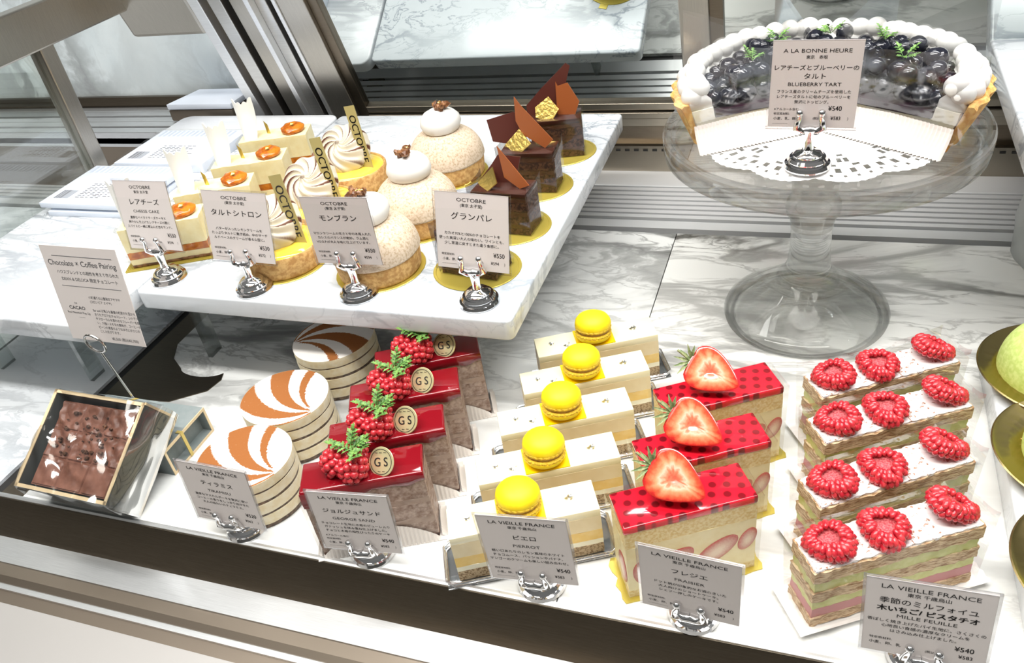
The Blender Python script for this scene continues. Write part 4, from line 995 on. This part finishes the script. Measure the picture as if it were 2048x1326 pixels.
big = [(-.020, 0), (.010, -.004), (.026, .044), (.022, .047), (-.004, .025), (-.020, .010)]
orange1 = [(-.004, .0), (.012, -.006), (.019, .012), (.008, .030), (-.002, .027), (-.004, .031)]
orange2 = [(-.010, .034), (-.004, .028), (.020, .004), (.011, .0), (-.004, .008)]
gold1 = [(-.010, .0), (.006, -.004), (.013, .008), (.002, .020), (-.011, .010)]
gold2 = [(-.013, .002), (.003, -.006), (.014, .006), (-.001, .018)]
choc_block('front chocolate block cake on a gold disc, behind its price card', (-.254, .519, SL), -8, [
    ('chocolate_shard', [(-.010, .0), (.006, .0), (.002, .018), (-.004, .014)], 'choc_brown', (-.012, .002, .039), (RX90, 0, .2))])
choc_block('second chocolate block cake from the front, tall clear film at its right', (-.249, .588, SL), -4, [
    ('chocolate_shard', [(-.022, 0), (.012, 0), (.018, .022), (-.002, .024), (-.008, .016)], 'choc_plum', (-.004, .006, .039), (radians(75), 0, .1)),
    ('chocolate_shard', orange2, 'choc_brown', (.006, -.002, .0395), (radians(80), 0, -.15)),
    ('gold_leaf_tile', gold2, 'gold_leaf', (-.014, -.006, .0405), (radians(48), radians(-8), -.55))])
choc_block('third chocolate block cake from the front on a gold disc', (-.250, .664, SL), 2, [
    ('chocolate_shard', [(-.026, .004), (.004, -.002), (.010, .022), (-.004, .030), (-.030, .024)], 'choc_plum', (-.010, .007, .0395), (radians(78), 0, .1)),
    ('chocolate_shard', [(-.012, .046), (-.006, .038), (.023, .008), (.015, .0), (-.006, .012), (-.012, .024)], 'choc_brown', (.001, .0, .0395), (radians(82), 0, -.1)),
    ('gold_leaf_tile', gold2, 'gold_leaf', (-.010, -.006, .0410), (radians(55), 0, -.25))])
choc_block('rearmost chocolate block cake with the highest chocolate shard', (-.246, .738, SL), 14, [
    ('chocolate_shard', big, 'choc_plum', (-.008, .006, .0395), (radians(82), 0, -.05)),
    ('chocolate_shard', orange1, 'choc_brown', (.006, .001, .0400), (radians(82), 0, -.25)),
    ('gold_leaf_tile', gold1, 'gold_leaf', (-.009, -.006, .0405), (radians(60), 0, -.2))])
# ------------------------------------------------------------------ glass cake stand, doily and blueberry tart
SX, SY, SZ = -.0005, .6375, .1795
st = thing('glass_cake_stand', 'clear pressed glass cake stand carrying the blueberry tart', 'cake stand', (SX, SY, 0))
base = [(.064, 0), (.069, .0010), (.0700, .0045), (.0685, .0085), (.0640, .0115), (.0560, .0165), (.0450, .0250), (.0350, .0330), (.0270, .0390), (.0210, .0450), (.0178, .0530), (.0165, .0650), (.0165, .0850), (.0180, .0960), (.0212, .1020), (.0220, .1070), (.0210, .1120), (.0185, .1150), (.0180, .1250), (.0200, .1500), (.0280, .1640), (.0280, .1690), (0, .1690)]
inner = [(0, .0300), (.0100, .0298), (.0230, .0285), (.0300, .0255), (.0420, .0165), (.0520, .0095), (.0585, .0055), (.0610, .0000)]
MB().lathe(list(reversed([(0, .1690)] + list(reversed(base[:-1])))) [:0] + inner + base, 72).build('stem_and_foot', M['glass'], st)
MB().lathe([(0, .1692), (.110, .1692), (.1125, .1660), (.1145, .1610), (.1165, .1605), (.1185, .1620), (.1195, .1680), (.1195, .1770), (.1180, .1795), (.1160, .1800), (.1140, .1785), (.1120, .1775), (0, .1775)], 96).build('plate', M['glass'], st)
# paper doily: polar grid with real holes in its lace border
def doily():
    vs = []; fs = []; nr, na = 30, 240; R0 = .0905
    for i in range(nr + 1):
        for j in range(na):
            t = 2 * pi * j / na; r = i / nr
            sc = 1.0 + (.075 * abs(sin(t * 6)) - .03) * max(0, (r - .6) / .4) + .008 * sin(t * 96) * (r > .97)
            vs.append((R0 * r * sc * cos(t), R0 * r * sc * sin(t), 0))
    for i in range(nr):
        for j in range(na):
            ph = j % 20
            hole = False
            if i in (24, 25) and ph % 5 in (1, 2): hole = True
            if i in (22,) and ph in (4, 5, 6, 13, 14, 15): hole = True
            if i in (19, 20) and ph in (8, 9, 11, 12): hole = True
            if i in (17,) and ph in (9, 10, 11): hole = True
            if i in (27,) and ph % 4 == 0: hole = True
            if not hole: fs.append((i * na + j, i * na + (j + 1) % na, (i + 1) * na + (j + 1) % na, (i + 1) * na + j))
    return MB().add(vs, fs)
d = doily().build('paper_doily', M['paper_white'], None, smooth=False, recalc=False, loc=(SX, SY - .006, .1782))
tag(d, 'white lace paper doily lying on the glass cake stand', 'doily')

BERRY = MB().lathe([(0, -1), (.55, -.82), (.9, -.42), (1.0, 0), (.93, .42), (.70, .74), (.42, .88), (.36, .95), (.26, .90), (0, .84)], 16).mesh('blueberry', M['blueberry'])
TZ = .0008; ARC = radians(48.4)
def tart_slice(label, k, paper):
    a0, a1 = 0.006, ARC - .006
    root = thing('blueberry_tart_slice', label, 'tart slice', (SX, SY, .1785), radians(-33) + k * ARC, 'blueberry tart slices on the glass stand')
    n = 14
    flu = lambda t, r, z: 1 + (.012 * cos(t * 34) * (r > .09))
    MB().lathe([(.006, .0006), (.097, .0006), (.1115, .0330), (.1095, .0350), (.1055, .0345), (.0950, .0045), (.006, .0045)], n * 3, a0=a0, a1=a1, wob=flu).build('tart_crust', M['crust_tart'], root)
    MB().lathe([(.004, .0046), (.0945, .0046), (.1015, .0225), (.1025, .0290), (.0860, .0300), (.0845, .0215), (.003, .0205)], n, a0=a0, a1=a1).build('cheese_filling', M['filling'], root)
    MB().lathe([(.003, .0207), (.0840, .0217), (.0840, .0268), (.003, .0258)], n, a0=a0 - .004, a1=a1 + .004).build('blueberry_layer', M['jam'], root)
    cr = MB(); R = random.Random(40 + k)
    for i in range(6):
        t = a0 + (a1 - a0) * (i + .5) / 6
        for r, z, s in ((.0995, .0385, .0088), (.0945, .0430, .0078)):
            tt = t + R.uniform(-.015, .015); c = (r * cos(tt), r * sin(tt), z + R.uniform(-.001, .0015))
            cr.ball(c, s * R.uniform(.9, 1.08), 3, (1, 1, .92))
    cr.lathe([(.086, .029), (.105, .030), (.102, .039), (.094, .042), (.087, .036)], n, a0=a0 + .01, a1=a1 - .01)
    cr.build('whipped_cream_rim', M['white_cream'], root, recalc=False, sharp=0)
    pts = []
    for r in (.014, .0285, .043, .0575, .072, .0835):
        m = max(1, int((a1 - a0) * r / .0146))
        for i in range(m):
            t = a0 + (a1 - a0) * (i + .5) / m; pts.append((r * cos(t), r * sin(t), .0325))
    for i in range(9):
        t = R.uniform(a0 + .14, a1 - .14); r = R.uniform(.03, .078); pts.append((r * cos(t), r * sin(t), .0445))
    for x, y, z in pts:
        b = link('blueberry', BERRY, root, (x, y, z + R.uniform(-.001, .001)), (R.uniform(-.7, .7), R.uniform(-.7, .7), 0)); s = R.uniform(.0066, .0077); b.scale = (s, s, s * .94)
    hb = link('herb_sprig', SPRIG[k % 2], root, (.052 * cos(ARC / 2), .052 * sin(ARC / 2), .0510), (0, .1, k * 1.3)); hb.scale = (.75, .75, .75)
    for nm, t in (('a', a0 - .008), ('b', a1 + .008)):
        f = MB(); h0 = R.uniform(.050, .066); h1 = R.uniform(.066, .092)
        def fn(u, v, t=t): r = .012 + .104 * u; return (r * cos(t) - .0012 * sin(pi * u) * sin(t), r * sin(t), .006 + (h0 + (h1 - h0) * u - .006) * v)
        f.sheet(fn, 8, 4).build('clear_film', M['film_stiff'], root, recalc=False)
    if paper:
        t0 = a0 - .010 if paper < 0 else a1 + .010; sg = -1 if paper < 0 else 1
        nx, ny = -sin(t0) * sg, cos(t0) * sg; pm = MB()
        def fp(u, v):
            r = .010 + .092 * u; w = .0012 * (1 if int(u * 64) % 2 else -1) * (.4 + .6 * (1 - v)); out = .0025 + .012 * (1 - v) ** 1.5 + w
            return (r * cos(t0) + nx * out, r * sin(t0) + ny * out, .0008 + (.0205 - .004 * abs(u - .5)) * v)
        pm.sheet(fp, 64, 6).build('pleated_paper', M['pleat'], root, smooth=False, recalc=False)
    return root
for k, (lab, pp) in enumerate((('blueberry tart slice at the right end, cut face and pink stained cream showing', -1), ('blueberry tart slice at the right back of the glass stand', 0), ('blueberry tart slice at the very back, behind the BLUEBERRY TART card', 0),
                               ('blueberry tart slice at the left back of the glass stand', 0), ('blueberry tart slice at the left end of the tart ring', 1))):
    tart_slice(lab, k, pp)

# ------------------------------------------------------------------ chocolate tablet in its leaning gift tray
def gift_tray():
    Wd, L, D = .0938, .0805, .0376
    root = thing('chocolate_gift_box', 'open charcoal gift box with a wrapped chocolate tablet, leaning at lower left', 'gift box', (-.4761, .3005, .0006), radians(-1.2))
    root.rotation_euler = (radians(30.5), 0, radians(-1.2))
    tw = .0028
    b = MB().box(-Wd, 0, 0, L, 0, .003)
    b.box(-Wd, -Wd + tw, 0, L, .003, D).box(-tw, 0, 0, L, .003, D).box(-Wd + tw, -tw, 0, tw, .003, D).box(-Wd + tw, -tw, L - tw, L, .003, D)
    b.build('tray', M['box_black'], root, smooth=False)
    e = MB().box(-Wd, -Wd + tw, 0, L, D, D + .0005).box(-tw, 0, 0, L, D, D + .0005).box(-Wd, 0, 0, tw, D, D + .0005).box(-Wd, 0, L - tw, L, D, D + .0005).box(-.0004, .0006, L - .0015, L + .0005, 0, D).box(-.0004, .0006, 0, L, -.0004, .0018)
    e.build('gold_edge', M['box_edge'], root, smooth=False)
    t = MB()
    N = 60
    def fn(u, v):
        x = -Wd + .0085 + (Wd - .017) * u; y = .0045 + (L - .0115) * v
        gx, gy = abs(((u * 3) % 1) - .5), abs(((v * 3) % 1) - .5)
        z = .0325 + .0026 * mnoise.noise(Vector((x * 160, y * 160, 2))) * (.25 + .75 * (v > .28)) - (.0018 if gx > .47 or gy > .47 else 0)
        return (x, y, z)
    t.sheet(fn, N, N); t.box(-Wd + .0085, -.0085, .0045, L - .007, .016, .0315)
    tb = t.build('chocolate_tablet', M['choc_milk'], root, recalc=False)
    cut = MB(); R = random.Random(9)
    for k in range(70):
        x, y = R.uniform(-Wd + .016, -.016), R.uniform(.03, L - .014); s = R.uniform(.0008, .0024); cut.ball((x, y, .0338), s, 1, (1, .8, .7))
    cut.build('cocoa_nibs', M['choc_sponge'], tb, smooth=False, recalc=False)
    # cellophane: a crinkled sheet over the front, gathered towards the right side
    def cf(u, v):
        x = -Wd - .004 + (Wd + .008) * u; y = -.004 + (L + .008) * v
        ed = max(abs(u - .5), abs(v - .5)) * 2
        z = D + .0022 - .007 * max(0, 1 - ed ** 4) * .6 + .0036 * mnoise.noise(Vector((u * 5, v * 5 + u * 3, 1))) + .0060 * abs(mnoise.noise(Vector((u * 2.2 + v * 2.6, v * 1.2 - u * 3.1, 4)))) - .018 * max(0, ed - .93) / .07
        return (x, y, z)
    MB().sheet(cf, 44, 44).build('cellophane', M['cello'], root, recalc=False)
    def cs(u, v):
        return (.002 + .006 * sin(pi * v) * (.4 + .6 * u) + .0010 * mnoise.noise(Vector((u * 4, v * 5, 8))), -.002 + (L + .004) * u, D * (1 - v) + .001)
    MB().sheet(cs, 26, 18).build('cellophane', M['film_stiff'], root, recalc=False)
    return root
gift_tray()

gb = thing('grey_gift_box', 'grey gift box with pale gold edges lying behind the chocolate box', 'gift box', (-.476, .3445, 0))
gw, gl, gh, tw = .106, .0545, .0265, .0022
MB().box(-gw, 0, 0, gl, gh - .0022, gh).box(-gw, 0, 0, gl, 0, .0022).box(-gw, -gw + tw, 0, gl, .0022, gh - .0022).box(-gw + tw, 0, 0, tw, .0022, gh - .0022).box(-gw + tw, 0, gl - tw, gl, .0022, gh - .0022).box(-.010, -.009, tw, gl - tw, .0022, gh - .0022).build('sleeve', M['box_grey'], gb, smooth=False)
MB().box(0, .0006, 0, gl, gh - .0024, gh + .0003).box(0, .0006, 0, gl, 0, .0022).box(0, .0006, 0, .0022, .0022, gh - .0022).box(0, .0006, gl - .0022, gl, .0022, gh - .0022).build('gold_edge', M['box_edge'], gb, smooth=False)
MB().prism([(-gw, gl - .026), (-gw, gl - .0225), (-gw + .033, gl), (-gw + .037, gl)], gh + .0001, gh + .0006).build('ribbon', M['ribbon'], gb, smooth=False)
MB().box(.0007, .0013, .0215, .0245, -.0 + .001, gh).box(-.004, .0013, .0215, .0245, gh + .0001, gh + .0006).build('ribbon', M['ribbon'], gb, smooth=False)

# ------------------------------------------------------------------ printed white packets on the left slab
def packet(label, x, y, z, sx, sy, h, rz, seed, printed=True):
    root = thing('paper_packet', label, 'packet', (x, y, z), rz, 'white printed packets on the left slab')
    MB().box(0, sx, 0, sy, 0, h).build('packet_body', M['pack'], root, bevel=.0006)
    if printed:
        R = random.Random(seed); p = MB()
        for k in range(9):
            for j in range(int(R.uniform(5, 9))):
                a = sx * .30 + j * sx * .055; yy = sy * .16 + k * sy * .042; p.box(a, a + sx * R.uniform(.02, .045), yy, yy + sy * .014, h, h + .0002)
        for k in range(12): p.box(sx * .08 + k * sx * .0135, sx * .08 + k * sx * .0135 + sx * R.choice((.004, .008)), sy * .13, sy * .33, h, h + .0002)
        p.build('printed_text', M['ink_grey'], root, smooth=False)
        s = MB()
        for k in range(16): s.box(sx * (.05 + .055 * k), sx * (.075 + .055 * k), sy * .80, sy * .97, h, h + .0002)
        s.build('printed_stripes', plain('pale_blue_print', (.50, .56, .66), .5), root, smooth=False)
    def fn(u, v):
        x_ = -.022 + (sx + .03) * u; y_ = -.010 + (sy + .02) * v
        out = max(0, -x_ / .022, -y_ / .01, (x_ - sx) / .008, (y_ - sy) / .01)
        return (x_, y_, h + .0018 - (h * .85) * min(1, out) + .0009 * mnoise.noise(Vector((u * 7, v * 7, seed))))
    MB().sheet(fn, 26, 26).build('clear_bag', M['film_soft'], root, recalc=False)
    return root
packet('lower white packet in clear plastic, under the front printed packet', -.768, .571, SL, .115, .088, .0058, .02, 3, False)
packet('front white printed packet with barcode, resting on another packet', -.778, .5735, SL + .0085, .125, .090, .0060, .0, 1)
packet('rear white printed packet with barcode, behind the front pair', -.767, .678, SL, .125, .092, .0110, .0, 2)
sp = thing('mirrored_pack', 'grey topped pack by the steel corner post, standing in for mirrored packets', 'packet', (-.790, .890, .0895), .0)  # solid pack in place of a reflection of the slab's packets
MB().prism([(-.045, -.030), (.060, -.030), (.060, .026), (-.030, .026)], 0, .016).build('packet_body', M['brown_metal'], sp, bevel=.002)
MB().prism([(-.045, -.030), (.060, -.030), (.060, .026), (-.030, .026)], .0165, .024).build('packet_top', M['pack'], sp, bevel=.001)

# ------------------------------------------------------------------ gold plates with green domes, right edge
def green_plate():
    root = thing('gold_plate', 'x', 'plate', group='gold plates along the right edge')
    wb = lambda t, r, z: 1 + (.012 * cos(36 * t) if .030 < r < .046 else 0)
    MB().lathe([(0, .0008), (.026, .0004), (.032, .0030), (.0330, .0036), (.0440, .0075), (.0455, .0080), (.0520, .0088), (.0545, .0100), (.0555, .0095), (.0530, .0072), (.0440, .0050), (.034, .0008), (.030, 0), (0, 0)], 108, wob=wb).build('plate_dish', M['brass'], root)
    return root
gp = green_plate()
def green_dome():
    root = thing('green_dome_cake', 'x', 'cake', group='green velvet dome cakes on gold plates')
    MB().lathe([(0, 0)] + [(.0355, .0), (.0362, .006)] + [(.0365 * cos(a) ** .8, .008 + .0365 * sin(a)) for a in [k * (pi / 2) / 16 for k in range(16)]] + [(0, .0445)], 56).build('velvet_dome', M['green'], root)
    b = MB(); R = random.Random(2)
    for k in range(40):
        t = 2 * pi * k / 40; b.ball((.0368 * cos(t), .0368 * sin(t), .0022), .0026 * R.uniform(.7, 1.2), 1)
    b.build('biscuit_crumbs', M['crust'], root, smooth=False, recalc=False)
    lf = MB()
    for a in (0.3, 2.4, 4.4): leaf_mesh(lf, (-.002, 0, .0448), (cos(a), sin(a), .3), (0, 0, 1), .012, .0035, 2)
    lf.build('leaf', M['leaf'], root, smooth=False, recalc=False)
    return root
gd = green_dome()
for i, (x, y, l1, l2) in enumerate(((.1765, .541, 'gold plate under the rear green dome, right picture edge', 'rear green velvet dome cake, the one showing most at the right edge'),
                                    (.1770, .456, 'gold plate in the middle of the three at the right edge', 'middle green velvet dome cake, a sliver at the right edge'),
                                    (.1765, .362, 'front gold plate at the right edge, beside the front mille feuille slice', 'front green dome cake on the nearest gold plate, barely inside the picture'))):
    if i == 0:
        gp.location = (x, y, .0246); gp['label'] = l1; gd.location = (x - .006, y, .0256); gd['label'] = l2
    else:
        dup(gp, l1, (x, y, .0246)); dup(gd, l2, (x - (.001 if i == 1 else -.004), y, .0256))
